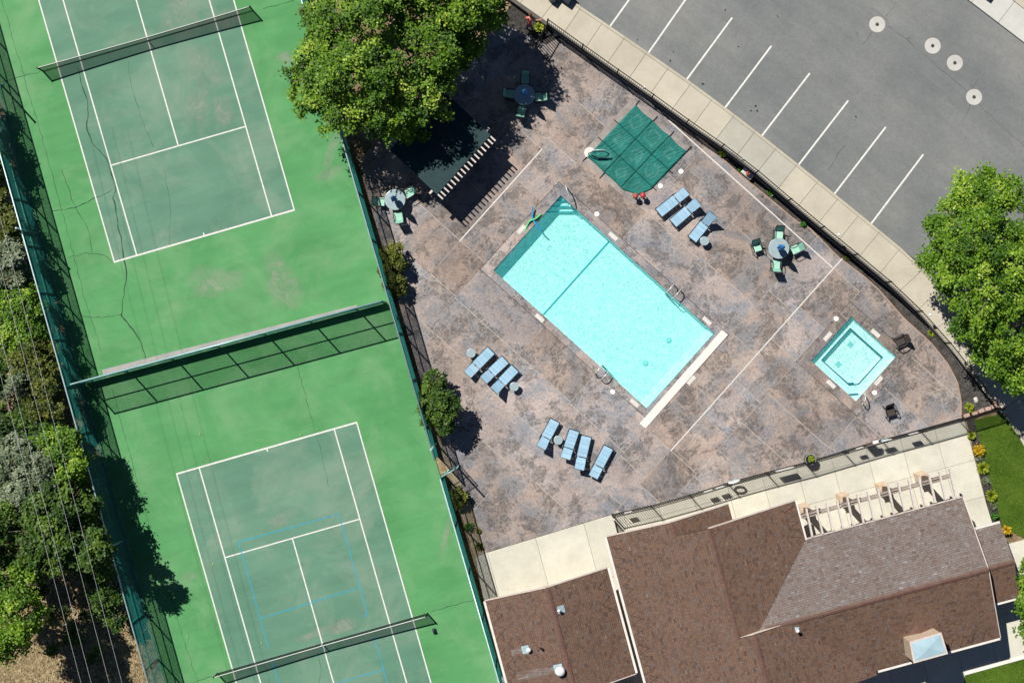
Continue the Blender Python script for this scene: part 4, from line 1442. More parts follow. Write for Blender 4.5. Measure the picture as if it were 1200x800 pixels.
# plates and a lifebuoy hung on the lower fence
Lf = arclen(lo_line)
def on_fence(px):
    best = None
    for i in range(int(Lf[-1] * 10)):
        q, d = at_len(lo_line, Lf, i / 10)
        e = abs(600 + q.x * PPM * 1.017 - px)
        if best is None or e < best[0]: best = (e, q, d)
    return best[1], best[2]
for px, w_, h_, z_, lab in ((736, .45, .4, .85, 'small sign plate on the iron fence near the end by the low roof'), (832, .5, .42, 1.0, 'left one of two neighbouring sign plates hung on the iron fence'), (845, .5, .42, 1.0, 'right one of two neighbouring sign plates hung on the iron fence'), (921, 1.05, .55, .95, 'wide sign plate on the iron fence beside the dark bin'), (1010, .42, .35, .95, 'small sign plate beside the fence gate latch'), (1040, .6, .42, 1.0, 'sign plate on the iron fence past the gate latch'), (1072, .55, .42, 1.05, 'sign plate on the iron fence nearest the brown chair')):
    q, d = on_fence(px)
    n_ = Vector((-d.y, d.x))
    r = thing('sign_plate', (q.x + n_.x * .06, q.y + n_.y * .06, z_ - h_ / 2), lab, 'sign')
    b = MB(); b.box((q.x + n_.x * .055, q.y + n_.y * .055, z_ + .1), (w_, .02, h_), math.atan2(d.y, d.x)); b.build('plate', M['signgrey'], r)
    b = MB(); b.box((q.x + n_.x * .04, q.y + n_.y * .04, z_ + .1), (w_ * .7, .012, .04), math.atan2(d.y, d.x)); b.build('clamp', M['black_metal'], r)
q, d = on_fence(863)
n_ = Vector((-d.y, d.x))
lb = thing('lifebuoy', (q.x + n_.x * .1, q.y + n_.y * .1, .7), 'white ring lifebuoy hung on the iron fence', 'lifebuoy')
b = MB(); pts = [(q.x + n_.x * .1 + d.x * .3 * math.cos(t), q.y + n_.y * .1 + d.y * .3 * math.cos(t), 1.0 + .3 * math.sin(t)) for t in [2 * math.pi * k / 24 for k in range(25)]]
b.tube(pts, .065, 10, False); b.build('ring', M['white_metal'], lb, True)
b = MB(); b.tube([(x * 1, y * 1, z) for x, y, z in pts[::4]], .07, 6); b.build('rope', M['rail_metal'], lb)
# gate latch box
q, d = on_fence(1028)
r = thing('gate_latch', (q.x, q.y, .6), 'pale latch box on the gate in the iron fence', 'gate latch')
b = MB(); b.box((q.x - d.y * .1, q.y + d.x * .1, 1.0), (.32, .16, .3), math.atan2(d.y, d.x), bev=.02); b.build('box', M['white_metal'], r)
b = MB(); b.bar((q.x + d.x * .3 - d.y * .1, q.y + d.y * .3 + d.x * .1, 1.15), (q.x + d.x * .75 - d.y * .2, q.y + d.y * .75 + d.x * .05, 1.12), .08); b.build('arm', M['rail_metal'], r)
b = MB(); b.box((q.x - d.x * .2, q.y - d.y * .2, .75), (.55, .03, .9), math.atan2(d.y, d.x)); b.build('guard_panel', M['wood_dark'], r)
# plant bin
c = W(947, 537)
r = thing('planter_bin', (c.x, c.y, 0), 'round dark bin with green plant inside beside the iron fence', 'planter')
b = MB(); b.lathe([(.2, 0), (.25, .05), (.29, .6), (.31, .72), (.27, .72), (.25, .6), (.02, .58)], c, 24); b.build('tub', M['navy'], r, True)
b = MB(); b.tube([(c.x + .3 * math.cos(t), c.y + .3 * math.sin(t), .73) for t in [2 * math.pi * k / 24 for k in range(25)]], .018, 6, False); b.build('rim', M['binrim'], r, True)
BIN = (r, c)

# ------------------------------------------------------------------ furniture
def make_lounger(foot, head, ang, label):
    f = W(*foot); h = W(*head)
    d = h - f
    rz = math.atan2(d.y, d.x)
    r = thing('sun_lounger', (f.x, f.y, 0), label, 'sun lounger', 'blue sling loungers round the pool', rz)
    wd = .62; sx = d.length; hinge = sx * .64; hz = .33
    bl = sx - hinge
    top = Vector((hinge + bl * math.cos(0.35 if ang else .05), 0, hz + bl * math.tan(ang)))
    top = Vector((sx, 0, hz + bl * math.tan(ang)))
    r_loc = r.location.copy(); r.location = (0, 0, 0)
    for s in (-1, 1):
        b = MB(); b.bar((0, s * wd / 2, hz), (hinge + .25, s * wd / 2, hz), .045, .05); b.build('side_rail', M['dark_frame'], r)
        b = MB(); b.bar((hinge, s * (wd / 2 - .03), hz + .02), (top.x, s * (wd / 2 - .03), top.z), .035, .04); b.build('back_rail', M['dark_frame'], r)
        for x in (.12, hinge + .12):
            b = MB(); b.bar((x, s * wd / 2, 0), (x, s * wd / 2, hz), .045, .04); b.build('leg', M['dark_frame'], r)
        b = MB(); b.tube([(hinge - .06, s * (wd / 2 + .045), hz + .01), (hinge + .08, s * (wd / 2 + .045), hz + .03)], .025, 8); b.build('hinge_bracket', M['dark_frame'], r)
    b = MB(); b.bar((0, -wd / 2, hz), (0, wd / 2, hz), .05, .05); b.build('foot_bar', M['dark_frame'], r)
    b = MB(); b.bar((top.x, -wd / 2 + .02, top.z), (top.x, wd / 2 - .02, top.z), .04, .04); b.build('head_bar', M['dark_frame'], r)
    if ang > .3:
        for s in (-1, 1):
            b = MB(); b.bar((hinge + .2, s * .22, hz), (hinge + .42, s * .22, hz + .42 * math.tan(ang) * .8), .03); b.build('prop', M['dark_frame'], r)
    n = 5
    for i in range(n):
        x0 = .035 + (hinge - .05) * i / n; x1 = .035 + (hinge - .05) * (i + 1) / n - .004
        b = MB(); b.box(((x0 + x1) / 2, 0, hz + .03 - .012 * math.sin(math.pi * (i + .5) / n)), (x1 - x0, wd - .05, .022), bev=.008); b.build('sling_panel', M['blue_sling'], r)
    for i in range(2):
        p = Vector((hinge + .03, 0, hz + .045)).lerp(top + Vector((0, 0, .025)), i / 2 + .01); q = Vector((hinge + .03, 0, hz + .045)).lerp(top + Vector((0, 0, .025)), i / 2 + .49)
        b = MB(); b.bar(p, q, wd - .06, .022); b.build('sling_panel', M['blue_sling'], r)
    r.location = r_loc
trio = 'of the three beside the green cover'
LG = [((771, 250.6), (803, 225), .38, 'blue sling lounger nearest the green pool cover'), ((787.5, 262.7), (816, 238), .6, 'middle blue lounger ' + trio), ((810, 281.5), (832.8, 253), .85, 'steep-backed blue lounger touching a round table ' + trio),
      ((576, 410), (548, 438.6), .28, 'blue lounger beside a round side table, nearest the tennis courts, back raised slightly'), ((592.6, 421), (566.7, 445), .6, 'middle blue lounger of the three facing the dark round shrub'), ((604, 431), (579, 457), .75, 'blue lounger with a round side table at its foot, facing the dark shrub'),
      ((650.5, 492), (633.6, 523.4), .7, 'blue lounger at the shrub end of the row of four'), ((673, 503.4), (662, 536), .5, 'blue lounger right beside the round table in the row of four'), ((687, 510.3), (678, 548.6), .55, 'blue lounger set close against its neighbour, third in the row of four'), ((713, 523), (694.5, 558), .12, 'flat-backed blue lounger at the pool trough end of the row of four')]
for a in LG: make_lounger(*a)

def side_table(px, py, label):
    c = W(px, py)
    r = thing('side_table', (c.x, c.y, 0), label, 'side table', 'round side tables by the loungers')
    b = MB(); b.lathe([(.24, .44), (.25, .45), (.25, .47), (.235, .475), (.02, .475)], c, 26); b.build('table_top', M['glass_top'], r)
    b = MB(); b.tube([(c.x + .25 * math.cos(t), c.y + .25 * math.sin(t), .46) for t in [2 * math.pi * k / 26 for k in range(27)]], .014, 6, False); b.build('rim', M['rail_metal'], r, True)
    for k in range(3):
        t = 2.1 * k + .3
        b = MB(); b.tube([(c.x + .21 * math.cos(t), c.y + .21 * math.sin(t), 0), (c.x + .17 * math.cos(t), c.y + .17 * math.sin(t), .44)], .014, 6); b.build('leg', M['dark_frame'], r)
side_table(824.3, 283, 'small round grey side table beside the steep-backed lounger')
side_table(552.3, 413.6, 'small round grey side table nearest the tennis courts')
side_table(602.5, 452.5, 'small round grey side table at the foot of three loungers')
side_table(653.8, 514.8, 'small round grey side table between two loungers of the four')

def make_chair():
    r = thing('patio_chair', (0, 0, 0), 'x', 'chair', 'mint sling chairs at the round tables')
    b = MB(); b.box((.03, 0, .42), (.46, .47, .025), M=Matrix.Rotation(math.radians(6), 3, 'Y').inverted(), bev=.01); b.build('seat', M['mint'], r)
    b = MB(); b.bar((-.2, 0, .42), (-.42, 0, .9), .47, .025, up=Vector((1, 0, .4))); b.build('backrest', M['mint_back'], r)
    for s in (-1, 1):
        b = MB(); b.tube([(.3, s * .27, 0), (.27, s * .27, .3), (.24, s * .27, .6), (.15, s * .27, .64), (-.25, s * .27, .62), (-.3, s * .26, .6)], .022, 8); b.build('armrest', M['dark_frame'], r, True)
        b = MB(); b.tube([(-.28, s * .26, 0), (-.16, s * .25, .42), (-.44, s * .245, .93)], .02, 8); b.build('leg', M['dark_frame'], r, True)
        b = MB(); b.tube([(-.25, s * .25, .02), (.3, s * .26, .02)], .018, 6); b.build('runner', M['dark_frame'], r)
    b = MB(); b.tube([(-.44, -.245, .93), (-.44, .245, .93)], .02, 8); b.build('head_bar', M['dark_frame'], r)
    b = MB(); b.tube([(.25, -.25, .42), (.25, .25, .42)], .018, 8); b.build('front_bar', M['dark_frame'], r)
    return r
chair0 = make_chair()
used = [False]
def put_chair(px, py, fx, fy, label):
    w = W(px, py, .42)
    loc = (w.x, w.y, 0); rz = math.atan2(-fy, fx)
    if not used[0]:
        used[0] = True
        chair0.location = loc; chair0.rotation_euler = (0, 0, rz); chair0['label'] = label
        return
    dup(chair0, loc, rz, label)
def table_set(px, py, who):
    c = W(px, py)
    r = thing('patio_table', (c.x, c.y, 0), 'round glass-topped patio table ' + who, 'table', 'round patio tables')
    b = MB(); b.lathe([(.03, .70), (.57, .70), (.58, .71), (.58, .725), (.56, .73), (.03, .73)], c, 40); b.build('table_top', M['glass_top'], r)
    b = MB(); b.tube([(c.x + .585 * math.cos(t), c.y + .585 * math.sin(t), .715) for t in [2 * math.pi * k / 40 for k in range(41)]], .018, 6, False); b.build('rim', M['rail_metal'], r, True)
    for k in range(4):
        t = math.pi / 4 + k * math.pi / 2
        b = MB(); b.tube([(c.x + .46 * math.cos(t), c.y + .46 * math.sin(t), 0), (c.x + .42 * math.cos(t), c.y + .42 * math.sin(t), .7)], .022, 8); b.build('leg', M['dark_frame'], r, True)
    u = thing('closed_umbrella', (c.x, c.y, 0), 'closed blue umbrella standing through the patio table ' + who, 'umbrella', 'closed blue umbrellas')
    b = MB(); b.tube([c + Z * .02, c + Z * 2.32], .02, 8); b.build('pole', M['dark_frame'], u, True)
    wob = lambda a, i: 1 + .28 * math.cos(6 * a + .3 * i)
    b = MB(); b.lathe([(.05, .98), (.13, 1.0), (.17, 1.15), (.15, 1.4), (.12, 1.5), (.15, 1.62), (.12, 1.9), (.07, 2.15), (.03, 2.28)], c, 36, wob); b.build('canopy', M['umb_blue'], u, True)
    b = MB(); b.lathe([(.02, 2.28), (.035, 2.32), (.03, 2.36), (.005, 2.4)], c, 10); b.build('finial', M['dark_frame'], u, True)
    b = MB(); b.lathe([(.28, 0), (.28, .05), (.2, .1), (.05, .12)], c, 20); b.build('base', M['dark_frame'], u, True)
table_set(464, 235.5, 'near the tennis court fence')
put_chair(445.5, 236.5, 1, .05, 'mint chair with its back to the tennis fence')
put_chair(479.5, 226, -.8, .5, 'mint chair nearest the pergola at the table by the tennis fence')
put_chair(467, 254, -.2, -1, 'mint chair with open floor behind it at the table by the tennis fence')
table_set(614.5, 114, 'half in tree shade near the sidewalk')
put_chair(615.5, 93, -.05, 1, 'mint chair deepest in shade towards the sidewalk corner, table under the tree')
put_chair(598, 110.5, 1, .15, 'shaded mint chair on the pergola side of the table under the tree')
put_chair(632.5, 114, -1, 0, 'mint chair with its back to the green pool cover, table under the tree')
put_chair(611, 130, .2, -1, 'mint chair half lit on the pool side of the table under the tree')
table_set(910, 292, 'in full sun beside the mulch bed')
put_chair(912.8, 274, -.05, 1, 'mint chair nearest the slot drain and mulch bed at the sunny table')
put_chair(887, 289.5, .3, .95, 'mint chair pulled aside from the sunny table')
put_chair(932.5, 292, -.88, .42, 'mint chair on the hot tub side of the sunny table')
put_chair(909.5, 310.5, .05, -1, 'mint chair on the swimming pool side of the sunny table')

def brown_chair(px, py, fx, fy, label):
    w = W(px, py, .4)
    r = thing('wicker_chair', (0, 0, 0), label, 'chair', 'brown woven chairs by the hot tub')
    b = MB(); b.box((.06, 0, .38), (.52, .5, .06), bev=.02); b.build('seat', M['brown_wicker'], r)
    b = MB()
    prof = [(-.19, .4), (-.27, .6), (-.38, .82), (-.42, .88)]
    for k in range(3):
        a, c = prof[k], prof[k + 1]
        wd = (.5, .52, .44)[k]
        b.bar((a[0], 0, a[1]), (c[0], 0, c[1]), wd, .035, up=Vector((1, 0, .4)))
    b.build('backrest', M['brown_wicker'], r)
    for s in (-1, 1):
        b = MB(); b.tube([(.32, s * .3, 0), (.34, s * .31, .4), (.26, s * .32, .6), (.0, s * .33, .63), (-.28, s * .28, .6)], .03, 8); b.build('armrest', M['brown_wicker'], r, True)
        b = MB(); b.tube([(-.34, s * .28, 0), (-.2, s * .26, .4)], .025, 8); b.build('leg', M['dark_frame'], r)
    b = MB(); b.bar((.3, -.27, .34), (.3, .27, .34), .05); b.build('front_bar', M['brown_wicker'], r)
    r.location = (w.x, w.y, 0); r.rotation_euler = (0, 0, math.atan2(-fy, fx))
brown_chair(1056, 399, -.9, .45, 'brown woven armchair on the mulch bed side of the hot tub')
brown_chair(1043.5, 481, .3, .95, 'brown woven armchair between the hot tub and the iron fence')

# white planter box with two terracotta pots in the mulch bed
c = W(876, 203)
r = thing('planter_box', (c.x, c.y, -.03), 'pale stone box standing in the mulch bed', 'planter')
az = math.atan2(-.63, .78)
b = MB(); b.box((c.x, c.y, .19), (.72, .5, .44), az, bev=.03); b.build('box', M['white_concrete'], r)
b = MB(); b.box((c.x, c.y, .43), (.6, .38, .03), az); b.build('lid', M['whiterock'], r)
for px, py, lb_ in ((876.5, 203.5, 'round terracotta pot on the pale stone box'), (882.5, 198, 'round terracotta pot behind the pale stone box')):
    q = W(px, py, .5); z0 = .445 if px < 880 else -.03
    t = thing('round_pot', (q.x, q.y, z0), lb_, 'pot')
    b = MB(); b.lathe([(.06, 0), (.13, .06), (.15, .16), (.11, .27), (.07, .3), (.05, .28)], (q.x, q.y, z0), 18); b.build('body', M['terracotta'], t, True)
    b = MB(); b.lathe([(.05, .27), (.05, .285)], (q.x, q.y, z0), 12); b.build('opening', M['black_metal'], t)

# ------------------------------------------------------------------ shade pergola
PZ = 2.35
pc = {k: W(*v, PZ) for k, v in dict(l=(457, 176), b=(512, 228), r=(575, 158.5), t=(520, 106.5)).items()}
per = thing('pergola', ((pc['l'].x + pc['r'].x) / 2, (pc['l'].y + pc['r'].y) / 2, 0), 'dark teal roofed pergola with pale rafter ends under the big tree', 'pergola')
dl = (pc['r'] - pc['b']); dn = (pc['b'] - pc['l'])
nr = 16
for i in range(nr):
    f0, f1 = i / nr, (i + 1) / nr
    a = pc['l'] + dl * f0; c = pc['l'] + dl * f1
    b = MB()
    g_ = dl.normalized() * .0015
    quad = [a + g_, c - g_, c + dn - g_, a + dn + g_]
    b.prism([(q.x, q.y) for q in quad], PZ + .02 + .006 * (i % 2), PZ + .05 + .006 * (i % 2)); b.build('roof_panel', M['teal_roof'], per)
for i in range(nr + 1):
    a = pc['l'] + dl * (i / nr); e = dn.normalized()
    if i in (0, nr): a = a + dl.normalized() * (.05 if i == 0 else -.05)
    b = MB(); b.bar(a - e * .35 - Z * .06, a + dn + e * .42 - Z * .06, .085, .13); b.build('rafter', M['wood'], per)
for f in (.1, .9):
    a = pc['l'] + dn * f; b = MB(); b.bar(a - dl.normalized() * .25 - Z * .22, a + dl + dl.normalized() * .25 - Z * .22, .12, .18); b.build('beam', M['wood'], per)
    for g_ in (.06, .5, .94):
        q = a + dl * g_; b = MB(); b.bar((q.x, q.y, 0), (q.x, q.y, PZ - .31), .15, .15); b.build('post', M['wood_dark'], per)

# ------------------------------------------------------------------ clubhouse
pit = .3
EAVE = 2.9
def frame(px, py, z):
    o = W(px, py, z)
    return Vector((o.x, o.y))
class Bld:
    def __init__(s, o): s.o = o
    def ab(s, px, py, zf):
        z = 3.5
        for _ in range(8):
            w = W(px, py, z); d = Vector((w.x, w.y)) - s.o
            a, b = d.dot(BU), d.dot(BV); z = zf(a, b)
        return a, b
    def w(s, a, b, z): 
        q = s.o + BU * a + BV * b
        return Vector((q.x, q.y, z))
shcount = [0]
def shingle_roof(bl, name, planes, root):
    """planes: list of (poly_ab, zf, up) with up = (du,dv) direction of rising slope"""
    off = root.location
    deck_b = MB()
    for poly, zf, up in planes:
        vs = [bl.w(a, b, zf(a, b)) for a, b in poly]
        lo = [v - Z * .16 for v in vs]
        n = len(vs)
        cc_ = vs + lo
        fs = [tuple(range(n)), tuple(range(2 * n - 1, n - 1, -1))] + [(i, (i + 1) % n, n + (i + 1) % n, n + i) for i in range(n)]
        deck_b.add(cc_, fs)
    rd = deck_b.build('roof', M['roofdeck'], root)
    V = []; F = []; T = []; MI = []
    ex, tw = .125, .2
    for poly, zf, up in planes:
        pa = poly if area(poly) > 0 else poly[::-1]
        al = (-up[1], up[0])
        us = [a * up[0] + b * up[1] for a, b in pa]; ts = [a * al[0] + b * al[1] for a, b in pa]
        r0_, r1_ = math.floor(min(us) / ex) - 1, math.ceil(max(us) / ex) + 1
        for r in range(r0_, r1_):
            t = min(ts) - random.random() * tw
            while t < max(ts):
                w_ = tw * random.choice((.5, .75, 1.0, 1.0, 1.25))
                u0, u1 = r * ex, (r + 1) * ex + .004
                rect = []
                for uu, tt in ((u0 + .012, t + .004), (u0 + .012, t + w_ - .004), (u1, t + w_ - .004), (u1, t + .004)):
                    rect.append((uu * up[0] + tt * al[0], uu * up[1] + tt * al[1]))
                if area(rect) < 0: rect = rect[::-1]
                q = clip_convex(rect, pa)
                if q and abs(area(q)) > .002:
                    lift = random.choice((.006, .008, .011))
                    o = len(V)
                    for a, b in q:
                        uu = a * up[0] + b * up[1]
                        f = (u1 - uu) / (u1 - u0)
                        p = bl.w(a, b, zf(a, b) + .004 + lift * f)
                        V.append((p.x - off.x, p.y - off.y, p.z - off.z))
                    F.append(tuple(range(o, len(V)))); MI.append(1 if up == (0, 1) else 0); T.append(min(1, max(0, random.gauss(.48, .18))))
                t += w_
    me = bpy.data.meshes.new('shingles'); me.from_pydata(V, [], F)
    me.attributes.new('tone', 'FLOAT', 'FACE').data.foreach_set('value', T)
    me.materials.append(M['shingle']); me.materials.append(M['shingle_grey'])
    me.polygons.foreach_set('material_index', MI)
    o = bpy.data.objects.new('shingles', me); COL.objects.link(o); o.parent = root; o['kind'] = 'stuff'
    shcount[0] += len(F)
    return rd
def ridge_caps(bl, a0, b0, a1, b1, z, root, w=.13, pitch=pit):
    p0, p1 = bl.w(a0, b0, z), bl.w(a1, b1, z)
    d = p1 - p0; L = d.length; d.normalize(); n = Vector((-d.y, d.x, 0))
    b = MB(); k = int(L / .2)
    for i in range(k):
        s0, s1 = L * i / k, L * (i + 1) / k + .03
        h0, h1 = .03, .045
        ww = w * random.uniform(.9, 1.12)
        q = [p0 + d * s0 - n * ww + Z * (h0 - ww * pitch + .012), p0 + d * s0 + Z * (h0 + .012), p0 + d * s0 + n * ww + Z * (h0 - ww * pitch + .012),
             p0 + d * s1 - n * ww + Z * (h1 - ww * pitch + .012), p0 + d * s1 + Z * (h1 + .012), p0 + d * s1 + n * ww + Z * (h1 - ww * pitch + .012)]
        b.add(q, [(0, 3, 4, 1), (1, 4, 5, 2)])
    b.build('ridge_cap', M['ridge'], root)
def trim(bl, a0, b0, a1, b1, z0, z1, root, name, mat, w=.12, h=.14):
    b = MB(); b.bar(bl.w(a0, b0, z0), bl.w(a1, b1, z1), w, h); b.build(name, M[mat], root)
def cable(bl, a0, b0, a1, b1, zf, inw, root, n=7, depth=.75):
    pts = []
    for i in range(2 * n + 1):
        f = i / (2 * n); a = a0 + (a1 - a0) * f; bb = b0 + (b1 - b0) * f
        k = depth if i % 2 else .12
        a += inw[0] * k; bb += inw[1] * k
        pts.append(bl.w(a, bb, zf(a, bb) + .045))
    b = MB(); b.tube(pts, .008, 5); b.build('heat_cable', M['cable'], root)

club_o = frame(711, 629, EAVE)
bl = Bld(club_o)
club = thing('clubhouse', (*bl.w(9, 6, 0)[:2], 0), 'large clubhouse with brown shingled cross-gable roofs', 'building')
P1 = lambda a, b: EAVE + pit * a
am, _ = bl.ab(831, 621, P1)
asr, _b = bl.ab(885, 748, P1)
P2 = lambda a, b: P1(am, 0) - pit * (a - am)
P3 = lambda a, b: P1(asr, 0) - pit * (a - asr)
ae, bg = bl.ab(931.6, 587, P2)
_, bn = bl.ab(944, 632.5, P2)
ze = P2(ae, 0)
NS = lambda a, b: ze + pit * (b - bn)
aE, _ = bl.ab(1127.5, 581, NS)
_, br = bl.ab(1156, 667.5, NS)
zr = NS(0, br)
SS = lambda a, b: zr - pit * (b - br)
_, bS = bl.ab(1171, 747, SS)
ax, _ = bl.ab(786, 610, P1)
PX = lambda a, b: P1(ax, 0) - pit * (a - ax)
axr, _ = bl.ab(853.5, 590, PX)
a_r = am + (P1(am, 0) - zr) / pit
a3 = asr + (P1(asr, 0) - zr) / pit
bB = 11.5
bg0 = bg
print('club', dict(am=am, asr=asr, ae=ae, bg=bg, bn=bn, ze=ze, aE=aE, br=br, zr=zr, bS=bS, ax=ax, axr=axr, a_r=a_r, a3=a3))
planes = [([(0, 0), (ax, 0), (ax, bg), (0, bg)], P1, (1, 0)), ([(0, bg), (am, bg), (am, br), (0, br)], P1, (1, 0)), ([(0, br), (asr, br), (asr, bB), (0, bB)], P1, (1, 0)),
          ([(ax, 0), (axr, 0), (axr, bg + .3), (ax, bg + .3)], PX, (-1, 0)),
          ([(am, bg), (ae, bg), (ae, bn), (a_r, br), (am, br)], P2, (-1, 0)),
          ([(asr, br), (a3, br), (a3 + bS - br, bS), (a3 + bS - br, bB), (asr, bB)], P3, (-1, 0)),
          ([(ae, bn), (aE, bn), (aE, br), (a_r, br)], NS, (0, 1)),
          ([(a3, br), (aE, br), (aE, bS), (a3 + bS - br, bS)], SS, (0, -1))]
roof = shingle_roof(bl, 'club', planes, club)
ridge_caps(bl, am, bg, am, br, P1(am, 0), club)
ridge_caps(bl, asr, br, asr, bB, P1(asr, 0), club)
ridge_caps(bl, ax, 0, ax, bg, P1(ax, 0), club)
ridge_caps(bl, a_r + .4, br, aE, br, zr, club)
trim(bl, -.07, 0, -.07, bB, EAVE - .06, EAVE - .06, club, 'gutter', 'gutterwhite', .13, .12)
trim(bl, 0, -.04, ax, -.04, P1(0, 0) - .09, P1(ax, 0) - .09, club, 'rake_board', 'fascia', .05, .2)
trim(bl, ax, -.04, axr, -.04, P1(ax, 0) - .09, PX(axr, 0) - .09, club, 'rake_board', 'fascia', .05, .2)
trim(bl, am, bg - .04, ae, bg - .04, P1(am, 0) - .09, P2(ae, 0) - .09, club, 'rake_board', 'fascia', .05, .2)
trim(bl, ae + .06, bg, ae + .06, bn, ze - .07, ze - .07, club, 'gutter', 'gutterwhite', .1, .12)
trim(bl, ae + .1, bn - .05, aE, bn - .05, ze - .07, ze - .07, club, 'fascia_board', 'fascia', .05, .16)
trim(bl, a3 + bS - br + .1, bS + .06, aE, bS + .06, SS(0, bS) - .06, SS(0, bS) - .06, club, 'gutter', 'gutterwhite', .13, .12)
trim(bl, aE + .03, bn, aE + .03, br, ze - .09, zr - .09, club, 'rake_board', 'fascia', .05, .2)
trim(bl, aE + .03, br, aE + .03, bS, zr - .09, SS(0, bS) - .09, club, 'rake_board', 'fascia', .05, .2)
cable(bl, 0, .6, 0, 8.6, P1, (1, 0), club, 14, .7)
cable(bl, aE - 3.6, bS, aE - .4, bS, SS, (0, -1), club, 5, .7)
cable(bl, a3 + bS - br + .3, bS, aE - 8.4, bS, SS, (0, -1), club, 3, .7)
cable(bl, ae, bg + .2, ae, bn - .2, P2, (-1, 0), club, 4, .8)
# walls
def wall(bl, poly, zf, root):
    b = MB(); pts = [bl.w(a, c, 0) for a, c in poly]
    def top(x, y):
        d = Vector((x, y)) - bl.o
        return zf(d.dot(BU), d.dot(BV)) - .2
    b.prism([(p.x, p.y) for p in pts], -.05, top); b.build('wall', M['stucco'], root)
oh = .55
wall(bl, [(oh, oh), (am, bg + oh), (am, bB), (oh, bB)], P1, club)
wall(bl, [(am, bg + oh), (ae - oh, bg + oh), (ae - oh, br), (am, br)], P2, club)
wall(bl, [(asr, br), (asr + 4, br), (asr + 4, bB), (asr, bB)], P3, club)
wall(bl, [(ae - oh, bn + oh), (aE - oh, bn + oh), (aE - oh, br), (ae - oh, br)], NS, club)
wall(bl, [(asr + 4, br), (aE - oh, br), (aE - oh, bS - oh), (asr + 4, bS - oh)], SS, club)
# gable face between the two ridge heights
b = MB(); b.prism([tuple(bl.w(a, c, 0)[:2]) for a, c in ((am + .02, br - .03), (a3, br - .03), (a3, br + .1), (am + .02, br + .1))], lambda x, y: 3.6, lambda x, y: min(P1((Vector((x, y)) - bl.o).dot(BU), 0), P3((Vector((x, y)) - bl.o).dot(BU), 0)) - .02)
b.build('gable_face', M['fascia'], club)
# windows and door under the north eave
for a in (ae + 1.2, ae + 3.2, ae + 6.0):
    f = MB(); f.box(bl.w(a, bn + oh - .03, 1.5), (1.2, .06, 1.3), math.atan2(BU.y, BU.x)); w_ = f.build('window', M['gutterwhite'], club)
    f = MB(); f.box(bl.w(a, bn + oh - .07, 1.5), (1.05, .03, 1.15), math.atan2(BU.y, BU.x)); f.build('pane', M['navy'], w_)
f = MB(); f.box(bl.w(ae + 4.6, bn + oh - .03, 1.05), (.95, .06, 2.1), math.atan2(BU.y, BU.x)); w_ = f.build('door', M['wood_dark'], club)
f = MB(); f.box(bl.w(ae + 4.95, bn + oh - .09, 1.0), (.05, .06, .14), math.atan2(BU.y, BU.x)); f.build('handle', M['chrome'], w_)
# east lean roof (lower gable)
o2 = frame(1141, 621, 2.6)
bl2 = Bld(o2)
N2 = lambda a, b: 2.6 + pit * b
_, br2 = bl2.ab(1190, 657.5, N2)
zr2 = N2(0, br2)
S2 = lambda a, b: zr2 - pit * (b - br2)
aE2_, _ = bl2.ab(1172, 612.5, N2)
_, bS2 = bl2.ab(1192, 700, S2)
a0_ = -.2
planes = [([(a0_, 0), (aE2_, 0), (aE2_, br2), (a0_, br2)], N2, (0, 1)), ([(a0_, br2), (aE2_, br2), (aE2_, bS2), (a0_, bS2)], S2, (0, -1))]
shingle_roof(bl2, 'annex', planes, club)
ridge_caps(bl2, a0_ + .3, br2, aE2_, br2, zr2, club)
trim(bl2, .1, bS2 + .05, aE2_, bS2 + .05, S2(0, bS2) - .06, S2(0, bS2) - .06, club, 'gutter', 'gutterwhite', .13, .12)
trim(bl2, .1, -.05, aE2_, -.05, 2.54, 2.54, club, 'gutter', 'gutterwhite', .13, .12)
wall(bl2, [(a0_, .5), (aE2_ - .4, .5), (aE2_ - .4, br2), (a0_, br2)], N2, club)
wall(bl2, [(a0_, br2), (aE2_ - .4, br2), (aE2_ - .4, bS2 - .5), (a0_, bS2 - .5)], S2, club)
# chimney with metal cap
top_px = [(1067.6, 752.8), (1102.6, 742.3), (1109.7, 765), (1072, 775.5)]
CZ = 4.9
tp = [W(*p, CZ) for p in top_px]
tp2 = [(p.x, p.y) for p in tp]
b = MB(); b.prism(inset(tp2, -.02), 0, CZ - .12); ch = b.build('chimney', M['stone'], club)
b = MB(); b.prism(inset(tp2, -.06), CZ - .12, CZ - .06); b.build('chimney_band', M['fascia'], ch)
b = MB(); ctr = sum(tp, Vector()) / 4
q = [Vector((*p, CZ - .058)) for p in inset(tp2, .03)]
b.add(q + [ctr + Z * .05], [(0, 1, 4), (1, 2, 4), (2, 3, 4), (3, 0, 4)] if area(tp2) > 0 or True else [])
b.build('chimney_cap', M['capblue'], ch)
# cricket (saddle) above the chimney
k0 = bl.ab(1061, 749, SS); k1 = bl.ab(1097, 739, SS); kp = bl.ab(1074, 728, SS)
mid = ((k0[0] + k1[0]) / 2, (k0[1] + k1[1]) / 2 + .2)
b = MB()
p0, p1, pk, pm = bl.w(*k0, SS(*k0) + .03), bl.w(*k1, SS(*k1) + .03), bl.w(*kp, SS(*kp) + .03), bl.w(*mid, SS(*kp) + .1)
b.add([p0, p1, pk, pm], [(0, 3, 2), (3, 1, 2)]); b.build('cricket', M['ridge'], ch)
